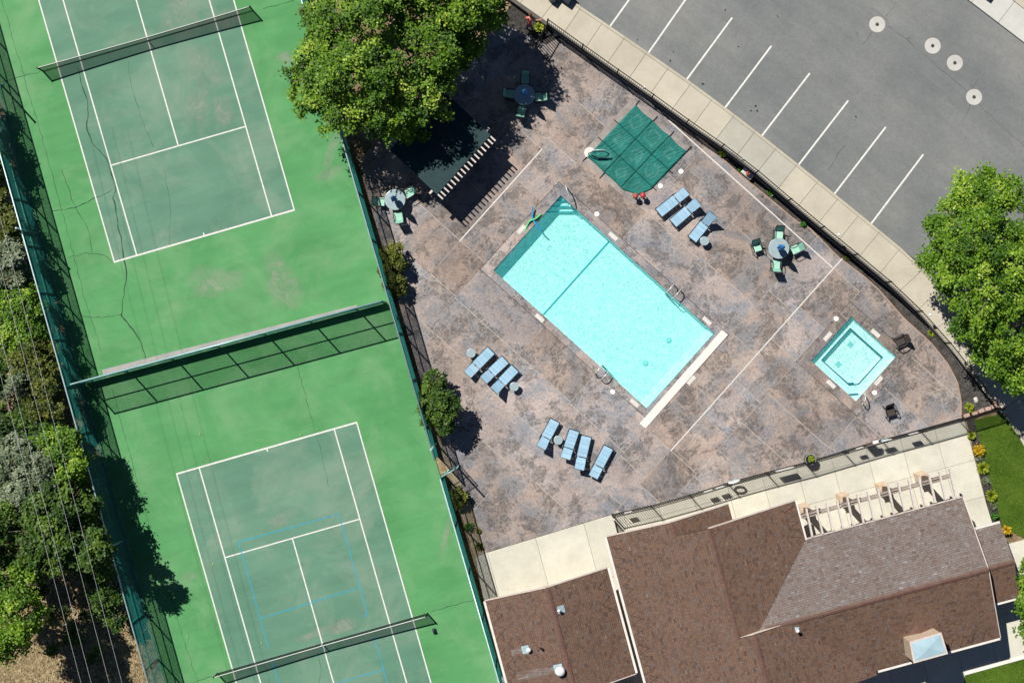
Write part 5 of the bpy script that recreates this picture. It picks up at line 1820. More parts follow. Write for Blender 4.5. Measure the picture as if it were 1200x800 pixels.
# roof pipe vent
w = W(935, 739, zr + .3)
r = thing('roof_vent', (w.x, w.y, zr), 'slim white pipe vent at the clubhouse roof valley', 'vent')
b = MB(); b.lathe([(.09, -.2), (.07, 0), (.07, .32), (.1, .34), (.1, .4), (.03, .43)], (w.x, w.y, zr - .05), 14); b.build('pipe', M['white_metal'], r, True)
b = MB(); b.box((w.x, w.y, zr - .08), (.3, .3, .04)); b.build('flashing', M['vent_blue'], r)

# trellis along the north eave
tr = thing('trellis', (*bl.w(ae + 4.5, bn - .9, 0)[:2], 0), 'pale timber trellis on stone piers along the clubhouse eave', 'trellis')
TZ = 2.95
for i in range(15):
    bx_, by_ = 951.9 + 12 * i, 628.4 - 3.31 * i
    ex_, ey_ = bx_ - 7.3, by_ - 33
    p, q = W(bx_, by_, TZ), W(ex_, ey_, TZ)
    b = MB(); b.bar(p, q, .105, .18); b.build('rafter', M['wood'], tr)
p, q = W(939, 605.5, TZ - .17), W(1112.5, 557.5, TZ - .17)
dq = (q - p).normalized(); nq = Vector((-dq.y, dq.x, 0))
for s in (-.07, .07):
    b = MB(); b.bar(p + nq * s, q + nq * s, .08, .2); b.build('beam', M['wood_mid'], tr)
for i in range(4):
    px, py = 951 + 47 * i, 601 - 12.7 * i
    w = W(px, py, TZ - .3)
    ba = math.atan2(BU.y, BU.x)
    b = MB()
    for k, (sz, z0, z1) in enumerate(((.54, 0, .32), (.5, .33, .64), (.47, .65, .95))):
        b.box((w.x, w.y, (z0 + z1) / 2), (sz, sz, z1 - z0), ba, bev=.03)
    pier = b.build('stone_pier', M['stone'], tr)
    b = MB(); b.box((w.x, w.y, .99), (.56, .56, .07), ba, bev=.015); b.build('pier_cap', M['stone'], pier)
    b = MB(); b.bar((w.x, w.y, 1.02), (w.x, w.y, TZ - .27), .26, .26); b.build('post', M['wood_dark'], tr)
    b = MB(); b.bar(w + Vector((dq.x, dq.y, 0)) * -.55 + Z * .03, w + dq * .55 + Z * .03, .3, .1); b.build('bolster', M['wood_dark'], tr)

# ---- small building
so_ = frame(569, 704, 2.6)
bs_ = Bld(so_)
shed = thing('pool_house', (*bs_.w(3.5, 3, 0)[:2], 0), 'small pool house with brown shingled gable roof beside the clubhouse', 'building')
Q1 = lambda a, b: 2.6 + pit * a
ar_, _ = bs_.ab(641, 689, Q1)
Q2 = lambda a, b: Q1(ar_, 0) - pit * (a - ar_)
aw, _ = bs_.ab(711.5, 665, Q2)
_, bb_ = bs_.ab(746, 788, Q2)
shingle_roof(bs_, 'pool_house', [([(0, 0), (ar_, 0), (ar_, bb_), (0, bb_)], Q1, (1, 0)), ([(ar_, 0), (aw, 0), (aw, bb_), (ar_, bb_)], Q2, (-1, 0))], shed)
ridge_caps(bs_, ar_, 0, ar_, bb_, Q1(ar_, 0), shed)
trim(bs_, -.07, 0, -.07, bb_, 2.54, 2.54, shed, 'gutter', 'gutterwhite', .13, .12)
trim(bs_, aw + .07, 0, aw + .07, bb_, Q2(aw, 0) - .06, Q2(aw, 0) - .06, shed, 'gutter', 'gutterwhite', .13, .12)
for b0_ in (-.04, bb_ + .04):
    trim(bs_, 0, b0_, ar_, b0_, Q1(0, 0) - .09, Q1(ar_, 0) - .09, shed, 'rake_board', 'fascia', .05, .2)
    trim(bs_, ar_, b0_, aw, b0_, Q1(ar_, 0) - .09, Q2(aw, 0) - .09, shed, 'rake_board', 'fascia', .05, .2)
cable(bs_, 0, .5, 0, bb_ - .6, Q1, (1, 0), shed, 6, .7)
cable(bs_, aw, .4, aw, 2.4, Q2, (-1, 0), shed, 2, .8)
wall(bs_, [(.5, .5), (ar_, .5), (ar_, bb_ - .5), (.5, bb_ - .5)], Q1, shed)
wall(bs_, [(ar_, .5), (aw - .5, .5), (aw - .5, bb_ - .5), (ar_, bb_ - .5)], Q2, shed)
def vent(px, py, ppx, ppy, size, rad, hgt, lab, Q, dome):
    a, b_ = bs_.ab(ppx, ppy, Q)
    w = bs_.w(a, b_, Q(a, b_))
    r = thing('roof_vent', (w.x, w.y, w.z), lab, 'vent', 'vents on the pool house roof')
    sl = 1 if Q is Q1 else -1
    Rm = Matrix.Rotation(math.atan2(BU.y, BU.x), 3, 'Z') @ Matrix.Rotation(-math.atan(pit) * sl, 3, 'Y')
    b = MB(); b.box(w + Z * .035, (size, size, .02), M=Rm); b.build('flashing', M['vent_blue'], r)
    t_ = W(px, py, w.z + hgt)
    b = MB()
    if dome:
        b.lathe([(rad * .6, -.1), (rad * .6, hgt * .45), (rad, hgt * .5), (rad * 1.05, hgt * .75), (rad * .75, hgt * .95), (rad * .2, hgt * 1.03)], (t_.x, t_.y, w.z), 20)
    else:
        b.lathe([(rad * .7, -.1), (rad * .7, hgt * .8), (rad, hgt * .82), (rad, hgt * .95), (rad * .2, hgt)], (t_.x, t_.y, w.z), 16)
    b.build('cap', M['white_metal'], r, True)
vent(655, 715.5, 657.5, 713.5, .42, .09, .42, 'slim white vent pipe on a pale plate near the pool house ridge', Q2, False)
vent(619.5, 761.5, 616, 760.5, .45, .13, .36, 'white capped vent with pale streak on the pool house roof', Q1, False)
vent(656.5, 787, 654.5, 783, .52, .27, .5, 'largest white round turbine vent on the pool house roof', Q1, True)
def streak(p0, p1, w0, w1, root):
    pts = []
    for k in range(7):
        f = k / 6
        a_, c_ = bs_.ab(p0[0] + (p1[0] - p0[0]) * f, p0[1] + (p1[1] - p0[1]) * f, Q1)
        pts.append(bs_.w(a_, c_, Q1(a_, c_) + .04))
    b = MB(); d_ = (pts[-1] - pts[0]).normalized(); n_ = Vector((-d_.y, d_.x, 0)); vs = []
    for k, q in enumerate(pts):
        hw = w0 + (w1 - w0) * k / 6
        vs += [q + n_ * hw, q - n_ * hw]
    b.add(vs, [(2 * k, 2 * k + 1, 2 * k + 3, 2 * k + 2) for k in range(6)]); b.build('mineral_streak', M['streak'], root)
streak((615, 760.5), (600, 764.5), .09, .2, shed)
streak((652, 783.5), (606, 792.5), .16, .3, shed)
a, b_ = bs_.ab(635, 759.5, Q1); w = bs_.w(a, b_, Q1(a, b_))
r = thing('roof_pipe', (w.x, w.y, w.z), 'small black pipe stub on the pool house roof', 'pipe')
b = MB(); b.lathe([(.1, -.05), (.06, .03), (.05, .25), (.035, .25)], w, 12); b.build('pipe', M['black_metal'], r, True)
b = MB(); b.bar(w + Vector((-.12, .06, .08)), w + Vector((.12, -.02, .08)), .05); b.build('clamp', M['black_metal'], r)

# ------------------------------------------------------------------ trees and plants
def crown_mesh(lobes, dens, leaf, mat, parent, name='crown', per=15, spread=.24, up=1.0, droop=.2, tone_sd=.17, bot=-.45):
    tips = []; tdir = []; ttone = []
    Lb = np.array(lobes, float)
    for i, (x, y, z, rx, ry, rz) in enumerate(lobes):
        n = max(6, int(dens * .38 * (rx * ry + rx * rz + ry * rz) * 4.2))
        d = rng.normal(size=(n, 3)); d /= np.linalg.norm(d, axis=1)[:, None]
        d = d[d[:, 2] > bot]
        lump = 1 + .12 * np.sin(5 * d[:, 0] + i) * np.sin(5 * d[:, 1] + 2 * i)
        r = rng.uniform(.35, 1.1, len(d)) ** .75 * lump
        rad = np.array([rx, ry, rz])
        c = np.array([x, y, z]) + d * r[:, None] * rad
        keep = np.ones(len(c), bool)
        for j, (X, Y, ZZ, RX, RY, RZ) in enumerate(lobes):
            if j == i: continue
            q = (c - np.array([X, Y, ZZ])) / np.array([RX, RY, RZ])
            keep &= (np.linalg.norm(q, axis=1) > .55)
        c = c[keep]; d = d[keep]
        sz = min(1.0, (rx * ry * rz) ** (1 / 3) / 1.2)
        for cc_, dd_ in zip(c, d):                      # leafy sprays: domed plates of shoots
            k = int(rng.integers(9, 17))
            R_ = sz * rng.uniform(.3, .52)
            o = rng.normal(size=(k, 3)) * R_ * .6
            o -= np.outer(o @ dd_, dd_) * .6
            o -= np.outer((o ** 2).sum(1) / R_ * .55, dd_)
            o[:, 2] -= .1 * (o ** 2).sum(1) / R_
            tips.append(cc_ + o); tdir.append(np.repeat(dd_[None], k, 0))
            ttone.append(np.full(k, rng.normal(.47, .2)))
    tips = np.concatenate(tips); tdir = np.concatenate(tdir); ttone = np.concatenate(ttone)
    per = max(6, int(per * .72)); spread = spread * .55
    n = len(tips); m = n * per
    c = np.repeat(tips, per, 0) + rng.normal(size=(m, 3)) * np.array([spread, spread, spread * .55])
    td = np.repeat(tdir, per, 0)
    a = rng.uniform(0, 2 * np.pi, m)
    d = np.stack([np.cos(a), np.sin(a), -rng.uniform(-.15, droop * 2, m)], 1) + td * .35
    d /= np.linalg.norm(d, axis=1)[:, None]
    nrm = np.stack([rng.normal(0, .45, m), rng.normal(0, .45, m), np.full(m, up)], 1) + td * .35
    s = np.cross(nrm, d); s /= np.linalg.norm(s, axis=1)[:, None] + 1e-9
    l = (leaf * rng.uniform(.65, 1.25, m))[:, None]; w = l * rng.uniform(.55, .85, m)[:, None]
    P4 = np.stack([c - d * l * .5, c + s * w * .5 - d * l * .03, c + d * l * .5, c - s * w * .5 - d * l * .03], 1)
    tone = np.repeat(ttone + rng.normal(0, .1, n), per) + rng.normal(0, .15, m)
    return quads_mesh(name, P4, tone, mat, parent)

def trunk_mesh(base, lobes, r0, parent, fork=.35, mat='bark'):
    b = MB()
    base = Vector(base)
    ctr = Vector((sum(l[0] for l in lobes) / len(lobes), sum(l[1] for l in lobes) / len(lobes), 0))
    hgt = sum(l[2] for l in lobes) / len(lobes)
    fk = base.lerp(Vector((ctr.x, ctr.y, base.z)), .25) + Z * (hgt - base.z) * fork
    b.tube([base - Z * .1, base + Z * .15, base.lerp(fk, .5) + Vector((.05, .03, 0)), fk], [r0 * 1.5, r0 * 1.1, r0, r0 * .85], 10)
    for l in lobes:
        e = Vector((l[0], l[1], l[2] + l[5] * .35))
        m_ = fk.lerp(e, .5) + Vector((random.uniform(-.2, .2), random.uniform(-.2, .2), .25))
        b.tube([fk, m_, e], [r0 * .6, r0 * .35, r0 * .1], 7)
        for k in range(3):
            q = e + Vector((random.uniform(-.8, .8) * l[3], random.uniform(-.8, .8) * l[4], random.uniform(-.1, .5) * l[5]))
            b.tube([m_.lerp(e, .4 + .2 * k), q], [r0 * .18, r0 * .05], 5)
    return b.build('trunk', M[mat], parent, True)

def tree(name, label, cat, base_px, lobes_px, r0, leafm, leaf=.2, dens=2.6, per=15, spread=.26, group=None, **kw):
    lobes = []
    for px, py, z, rp, rz in lobes_px:
        w = W(px, py, z + rz * .3)
        rr = rp / PPM
        lobes.append((w.x, w.y, z, rr, rr * random.uniform(.88, 1.1), rz))
    bw = W(*base_px)
    r = thing(name, (bw.x, bw.y, 0), label, cat, group)
    trunk_mesh(bw, lobes, r0, r)
    crown_mesh(lobes, dens, leaf, M[leafm], r, per=per, spread=spread, **kw)
    return r

tree('maple_tree', 'broad green maple overhanging the tennis fence and the pergola', 'tree', (452, 88),
     [(388, 30, 6.0, 38, 1.7), (432, 18, 7.2, 42, 1.9), (372, 92, 5.2, 34, 1.6), (418, 78, 6.4, 44, 2.0), (470, 62, 5.8, 44, 2.0), (395, 132, 4.8, 27, 1.3), (445, 122, 4.8, 36, 1.6), (492, 108, 4.8, 37, 1.6), (468, 140, 3.9, 24, 1.1), (505, 56, 5.4, 34, 1.7), (360, 112, 4.6, 20, 1.1), (372, 62, 5.4, 24, 1.3), (366, 20, 5.0, 20, 1.2), (485, 152, 3.5, 15, .8)], .26, 'leaf', .16, 3.3)
tree('maple_tree', 'green maple shading the terrace corner next to the sidewalk', 'tree', (560, 5),
     [(520, 12, 5.6, 40, 1.8), (555, 18, 4.7, 30, 1.5), (556, -8, 6.0, 34, 1.6), (576, -14, 3.6, 18, 1.0), (525, 75, 3.6, 14, .9), (540, 48, 4.2, 24, 1.2), (520, -34, 6.6, 46, 2), (470, -30, 6.6, 46, 2), (582, 22, 3.4, 17, .9), (512, 90, 4.4, 24, 1.1)], .24, 'leaf', .16, 3.2)
tree('maple_tree', 'bright green tree standing between the sidewalk and the car park', 'tree', (1150, 322),
     [(1140, 232, 5.2, 27, 1.4), (1170, 225, 5.6, 26, 1.4), (1110, 268, 4.8, 27, 1.3), (1098, 300, 4.2, 20, 1.0), (1145, 285, 6.4, 40, 1.8), (1190, 262, 6.0, 36, 1.7), (1122, 328, 4.8, 30, 1.4), (1165, 340, 6.6, 42, 1.9), (1205, 320, 6.4, 44, 1.9), (1150, 382, 4.6, 27, 1.4), (1188, 392, 5.6, 40, 1.7), (1185, 432, 4.4, 24, 1.2), (1160, 408, 3.8, 18, 1.0), (1210, 430, 5.0, 36, 1.6), (1118, 240, 4.4, 14, .8), (1152, 206, 4.8, 14, .9)], .24, 'leaf_bright', .16, 3.3)
tree('maple_tree', 'bright green tree beside the lower clubhouse gable', 'tree', (1208, 690),
     [(1208, 672, 4.2, 18, 1.1), (1220, 700, 5.0, 26, 1.3), (1204, 712, 3.8, 11, .8), (1212, 742, 4.2, 18, 1.1), (1232, 660, 4.8, 26, 1.2)], .16, 'leaf_bright', .18, 3.0)
grp = None
tree('grove_tree', 'yellow-green leafy shrub at the fence above the grey-leaved bush', 'tree', (0, 250), [(-15.2, 232, 1.87, 26.8, 1.2), (-1.8, 262, 1.87, 22, 1), (-11.4, 265, 2.16, 31.7, 1.3), (-12.1, 205, 1.73, 17.1, 0.9)], .1, 'leaf_olive', .15, 4.0, per=16, spread=.2)
tree('silver_tree', 'silvery grey-leaved bush against the upper court fence', 'tree', (-2, 315), [(9.2, 302, 2.3, 22, 1.1), (4, 325, 2.02, 24.4, 1.1), (20.2, 318, 1.73, 15.9, 0.8), (8, 285, 1.87, 15.9, 0.8)], .1, 'leaf_silver', .15, 4.6, per=15, spread=.17)
tree('grove_tree', 'small mid-green tree below the grey-leaved bush', 'tree', (36, 372), [(17.7, 362, 2.46, 29.3, 1.2), (28.5, 382, 2.2, 24.4, 1), (22, 392, 2.55, 24.4, 1.1), (28.9, 350, 1.94, 15.9, 0.8)], .1, 'leaf', .15, 4.0, per=16, spread=.2)
tree('grove_tree', 'olive-green tree where the dividing fence meets the long fence', 'tree', (68, 445), [(39.1, 430, 2.64, 26.8, 1.2), (47.8, 462, 2.73, 26.8, 1.3), (52, 470, 2.46, 22, 1), (43.3, 412, 2.11, 18.3, 0.9)], .1, 'leaf_olive', .15, 4.2, per=16, spread=.2)
tree('silver_tree', 'large silvery tree among the wires beside the lower court', 'tree', (40, 565), [(14, 540, 4.4, 29.3, 1.2), (36, 560, 4.58, 29.3, 1.3), (28, 588, 4.05, 26.8, 1.2), (40, 528, 3.7, 15.9, 0.9), (8, 575, 4.05, 24.4, 1.1), (48, 580, 3.87, 17.1, 0.9)], .14, 'leaf_silver', .16, 4.4, per=15, spread=.18)
tree('silver_tree', 'thin silvery sapling between dark gaps under the wires', 'tree', (26, 440), [(18, 448, 3.17, 14.6, 0.8), (10, 470, 2.99, 13.4, 0.8), (22, 432, 2.64, 8.5, 0.6)], .06, 'leaf_silver', .14, 2.6, per=10, spread=.2)
tree('grove_tree', 'dark leafy tree pressing on the fence beside the lower court', 'tree', (100, 545), [(61.6, 522, 3.34, 29.3, 1.3), (74, 548, 3.17, 24.4, 1.2), (70.6, 545, 3.7, 26.8, 1.3), (85.9, 572, 2.82, 19.5, 1)], .12, 'leaf', .16, 3.8, per=16, spread=.22)
tree('grove_tree', 'large deep green tree leaning over the lower court fence', 'tree', (85, 612), [(60, 600, 4.58, 39, 1.7), (78.2, 592, 3.7, 31.7, 1.5), (91.7, 622, 3.52, 26.8, 1.3), (66, 640, 4.4, 36.6, 1.6), (38, 622, 4.4, 31.7, 1.4), (36, 655, 4.4, 22, 1.1), (94.1, 602, 2.99, 19.5, 1)], .2, 'leaf_deep', .2, 3.2, per=15)
tree('grove_tree', 'bright leafy tree on the dry slope at the path side', 'tree', (0, 712), [(8, 700, 6.1, 30.765, 1.3), (22, 722, 5.7, 25.62, 1.1), (-6, 735, 6.3, 38.43, 1.4), (12, 752, 5.1, 21.735, 1), (-8, 690, 6.1, 28.14, 1.2)], .16, 'leaf_bright', .16, 3.2)
tree('grove_tree', 'low dark shrub between the long fence and the dry slope', 'tree', (132, 690), [(112, 672, 1.94, 20.7, 0.9), (119.6, 700, 1.94, 20.7, 0.9), (132.3, 722, 1.58, 14.6, 0.7)], .08, 'leaf_deep', .15, 3.8, per=14, spread=.2)
tree('grove_tree', 'tall deep green tree whose crown shades the lower court corner', 'tree', (150, 660), [(110.9, 652, 5.2, 19.5, 1.1), (119.8, 668, 4.4, 14.6, 0.9), (109.8, 640, 4.8, 17.1, 1)], .12, 'leaf_deep', .18, 2.4, per=14)
tree('grove_tree', 'dark leafy shrub in the gap behind the silvery sapling', 'tree', (-5, 480), [(-6, 470, 2.29, 26.8, 1.1), (5, 500, 2.11, 22, 1), (-10, 440, 2.46, 24.4, 1.1), (10, 420, 1.94, 17.1, 0.9)], .08, 'leaf_deep', .16, 3.0, per=14)
tree('grove_tree', 'dark green tree pressing on the upper court fence by the net', 'tree', (-12, 165), [(-37.6, 150, 2.74, 26.8, 1.2), (-18.2, 178, 2.16, 15.9, 0.9), (-51.3, 110, 2.74, 29.3, 1.2), (-24.1, 190, 2.45, 24.4, 1.1)], .12, 'leaf_deep', .17, 3.4, per=15)
tree('grove_tree', 'deep green undergrowth filling the gap beside the silvery tree', 'tree', (60, 505), [(30, 500, 2.11, 26, 1.1), (58, 515, 1.94, 24, 1), (5, 525, 1.94, 24, 1), (40, 470, 1.76, 18, 0.9), (20, 410, 1.58, 22, 0.9), (45.3, 410, 1.41, 16, 0.8)], .08, 'leaf_deep', .17, 3.4, per=14)
tree('grove_tree', 'deep green undergrowth beneath the large tree at the lower court', 'tree', (20, 600), [(12, 610, 2.11, 26, 1.1), (5, 650, 1.94, 22, 1), (40, 690, 1.41, 14, 0.7), (90, 660, 1.94, 22, 1), (106.1, 640, 2.11, 18, 1), (75, 585, 2.29, 26, 1.1)], .08, 'leaf_deep', .17, 3.2, per=14)
tree('grove_tree', 'low mid-green undergrowth beside the upper court fence', 'tree', (14, 340), [(0, 350, 1.58, 22, 0.9), (12, 375, 1.58, 22, 0.9), (40, 405, 1.41, 18, 0.8), (2, 395, 1.58, 20, 0.9), (26.9, 335, 1.41, 14, 0.7)], .07, 'leaf_deep', .16, 3.4, per=14)
tree('grove_tree', 'tall leafy tree at the dry slope casting dappled shade', 'tree', (-20, 640), [(-38, 640, 6.0, 30, 1.5), (-20, 610, 5.6, 24, 1.3), (-45, 690, 6.4, 30, 1.5), (-12, 665, 4.6, 16, 1.0)], .16, 'leaf_deep', .2, 2.4)  # added mostly beyond the left edge of view, to cast shade
tree('grove_tree', 'thin dark shrub on the dry slope between the wires', 'tree', (75, 735), [(66, 722, 1.58, 14, 0.8), (88, 745, 1.41, 12, 0.7), (100, 718, 1.32, 11, 0.7), (60, 760, 1.41, 10, 0.6), (112, 770, 1.32, 11, 0.7)], .06, 'leaf_deep', .13, 1.8)
# shrubs on the terrace edge
tree('round_shrub', 'olive two-lobed shrub in the bed by the tennis fence', 'shrub', (463, 318), [(460, 300, 1.0, 16, .8), (468, 308, .9, 11, .7), (465, 331, .9, 15, .75), (455, 318, .8, 11, .65)], .07, 'leaf_olive', .13, 7.0, per=16, spread=.14)
tree('round_shrub', 'large dark round shrub throwing a shadow beside the tennis fence', 'shrub', (514, 478), [(512, 478, 2.0, 23, 1.1), (508, 446, 1.4, 13, .7), (503, 460, 1.6, 13, .8), (518, 495, 1.6, 16, .9), (524, 470, 1.8, 13, .8)], .12, 'leaf_deep', .15, 7.0, per=16, spread=.15)
tree('round_shrub', 'small dull green shrub in the sandy bed by the gate', 'shrub', (537, 585), [(536, 579, .6, 10, .5), (541, 586, .5, 8, .45), (533, 588, .5, 8, .4)], .04, 'leaf_olive', .11, 9.0, per=14, spread=.1)
def plant(px, py, rp, h, leafm, label, cat='plant', group=None, leaf=.12, spiky=False, base=-.03):
    w = W(px, py)
    r = thing('shrub' if not spiky else 'tuft_plant', (w.x, w.y, base), label, cat, group)
    n = 240
    a = rng.uniform(0, 2 * np.pi, n); el = rng.uniform(.25, 1.35, n)
    R_ = rp / PPM
    ln = R_ * rng.uniform(.75, 1.15, n)
    d = np.stack([np.cos(a) * np.cos(el), np.sin(a) * np.cos(el), np.sin(el) * h / R_], 1)
    s = np.stack([-np.sin(a), np.cos(a), np.zeros(n)], 1)
    c = np.array([w.x, w.y, base + .02])
    if spiky:
        w_ = .03
        b0 = c + d * (ln * .1)[:, None]; t0 = c + d * ln[:, None]; t0[:, 2] -= .15 * h
        mid = (b0 + t0) / 2; mid[:, 2] += .08
        P4 = np.stack([b0, mid + s * w_, t0, mid - s * w_], 1)
    else:
        p = c + d * (ln * rng.uniform(.5, 1, n))[:, None]
        l = leaf * rng.uniform(.6, 1.2, n)[:, None]
        dd_ = d / np.linalg.norm(d, axis=1)[:, None] + rng.normal(0, .5, (n, 3)); dd_ /= np.linalg.norm(dd_, axis=1)[:, None]
        s2 = np.cross(dd_, rng.normal(0, .3, (n, 3)) + np.array([0, 0, 1])); s2 /= np.linalg.norm(s2, axis=1)[:, None]
        P4 = np.stack([p - dd_ * l * .5, p + s2 * l * .35, p + dd_ * l * .5, p - s2 * l * .35], 1)
    quads_mesh('foliage', P4, rng.normal(.5, .25, n), M[leafm], r)
    b = MB(); b.tube([(w.x, w.y, base - .03), (w.x, w.y, base + h * .5)], .015, 6); b.build('stem', M['bark'], r)
    return r
plant(549.5, 616, 7, .42, 'leaf_green', 'vivid green round clump in the sandy bed', leaf=.09)
plant(561, 622, 3.5, .2, 'leaf_olive', 'small dry weed at the edge of the sandy bed', leaf=.07)
plant(562, 640, 6, .2, 'leaf_olive', 'dry straggly weed where sandy bed meets the walk', leaf=.08)
plant(632, 32.5, 7, .4, 'leaf_lime', 'lime green plant in the bed beside the person', spiky=False, leaf=.16)
plant(718, 82, 6, .4, 'leaf_deep', 'dark low shrub in shadow in the narrow mulch bed', leaf=.11)
plant(846, 180, 5, .35, 'leaf_lime', 'yellow-green tuft in the mulch bed before the planter box', leaf=.13)
plant(866.5, 198.5, 2.6, .2, 'leaf_green', 'tiny green sprout touching the pale stone box', leaf=.08)
plant(904, 224, 6, .35, 'leaf_green', 'loose green plant in the mulch bed past the planter box', leaf=.12)
plant(941, 263, 4, .25, 'leaf_green', 'small vivid green plant in the mulch bed near the sunny table', leaf=.1)
plant(993, 300, 6, .35, 'leaf_olive', 'yellowish tuft in the mulch bed at the slot drain end', spiky=True)
plant(1091, 390, 5.5, .3, 'leaf_lime', 'yellow-green tuft in the mulch bed near the brown armchair', spiky=True)
plant(1135, 477, 7, .4, 'leaf_lime', 'green plant at the tip of the mulch bed by the pink blocks', leaf=.12)
plant(1138, 510, 6, .4, 'leaf_lime', 'green tuft at the fence end of the strip beside the lawn', spiky=True)
plant(1146, 527, 8.5, .5, 'leaf_gold', 'golden yellow shrub in the strip between walk and lawn', leaf=.13)
plant(1147, 536.5, 4.5, .2, 'leaf_silver', 'small grey plant next to the golden shrub', leaf=.1)
plant(1151, 548, 9, .5, 'leaf_lime', 'lime tuft plant between the golden shrub and the grey plant', spiky=True)
plant(1155, 563, 5.5, .22, 'leaf_silver', 'grey-leaved plant between two lime tufts', leaf=.12)
plant(1160.5, 580, 8.5, .5, 'leaf_lime', 'lime tuft plant nearest the clubhouse in the lawn strip', spiky=True)
plant(1163.5, 593, 4.5, .2, 'leaf_silver', 'small grey plant nearest the clubhouse corner', leaf=.1)
plant(1165, 604, 5, .35, 'leaf_green', 'green shrub at the end of the lawn strip by the gable', leaf=.12)
plant(1178, 621, 7, .45, 'leaf_gold', 'golden yellow shrub beside the low gable roof', leaf=.13)
plant(947.5, 536.5, 4.2, .28, 'leaf_lime', 'bright leafy plant growing in the dark bin', leaf=.1, base=.6)
plant(944, 595, 3, .2, 'leaf_green', 'little green plant beside the first stone pier', leaf=.08)
plant(580, 727, 4, 1.0, 'leaf_deep', 'dark weedy plant squeezed between fence and pool house', leaf=.14)
plant(576, 718, 3.5, 1.1, 'leaf_deep', 'dark climbing weed on the fence beside the pool house', leaf=.14)
# pink edging blocks
eb = thing('block_edging', (*W2(1152, 484), -.03), 'row of pink concrete blocks closing the tip of the mulch bed', 'edging')
for px, py in ((1133.5, 487), (1143, 484.5), (1150.5, 481.5), (1158.5, 479), (1165.5, 476), (1167, 471)):
    w = W(px, py, .2)
    b = MB(); b.box((w.x, w.y, .1), (.34, .22, .24), math.radians(16 + random.uniform(-6, 6)) if py > 473 else math.radians(-50), bev=.03); b.build('block', M['pinkblock'], eb)
def rock(px, py, r_, label, mat='whiterock'):
    w = W(px, py)
    b = MB(); ph = random.random() * 6
    b.lathe([(r_ * .6, -.05), (r_, .05), (r_ * .95, r_ * .5), (r_ * .6, r_ * .85), (r_ * .1, r_ * .95)], (w.x, w.y, -.03), 12, lambda a, i: 1 + .18 * math.sin(2 * a + ph) + .1 * math.sin(5 * a + i))
    o = b.build('rock', M[mat], None)
    tag(o, label, 'rock')
rock(651.5, 40, .17, 'round pale rock at the fence corner by the sidewalk')
rock(1143.5, 468.5, .16, 'pale rock in the tip of the mulch bed')
rock(893, 229.5, .1, 'small dark round stone on the terrace rim', 'wallface')
# power lines
for i, (x0, x1) in enumerate(((-60, 95), (-46, 107), (-28, 128), (-14, 143))):
    zz = 12.0 + .3 * (i % 2)
    ks = [W(x0 + (x1 - x0) * f - (x1 - x0) * .52, 400 + (f * 2 - 1) * 420 + 0, zz) for f in (0, 1)]
    slope = (x1 - x0) / 600.0
    pts = []
    for k in range(21):
        py = -60 + 920 * k / 20
        px = x1 + (py - 800) * .262
        pts.append(W(px, py, zz - 0.35 * math.sin(math.pi * k / 20)))
    r = thing('power_line', (pts[10].x, pts[10].y, pts[10].z), 'thin pale overhead wire running above the trees beside the courts', 'wire', 'overhead wires above the grove')
    b = MB(); b.tube(pts, .0068, 6); b.build('cable', M['wire'], r, True)

# two dark bins at the kerb
for px, py, sx, sy, lab in ((664, -5, .7, .6, 'larger low dark box standing across the kerb'), (648.5, -3.5, .42, .42, 'smaller low dark box standing on the sidewalk')):
    w = WH(px, py, .6); z0 = hs_w(w.y)
    r = thing('street_box', (w.x, w.y, z0), lab, 'box')
    an = math.atan2(-.58, .81)
    b = MB(); b.box((w.x, w.y, z0 + .2), (sx, sy, .38), an, bev=.04); b.build('body', M['navy'], r)
    b = MB(); b.box((w.x, w.y, z0 + .415), (sx + .04, sy + .04, .05), an, bev=.02); b.build('lid', M['navy'], r)
    b = MB(); b.bar((w.x - .12, w.y + .05, z0 + .455), (w.x + .12, w.y - .1, z0 + .455), .05, .03); b.build('handle', M['teal_roof'], r)
# small white unit by the pool house
w = W(587.5, 796, .5)
r = thing('utility_box', (w.x, w.y, 0), 'small pale utility box between the court fence and the pool house', 'utility box')
b = MB(); b.box((w.x, w.y, .45), (.4, .35, .9), .25, bev=.02); b.build('cabinet', M['white_metal'], r)
b = MB(); b.box((w.x + .06, w.y - .12, .93), (.22, .12, .05), .25); b.build('cap', M['terracotta'], r)

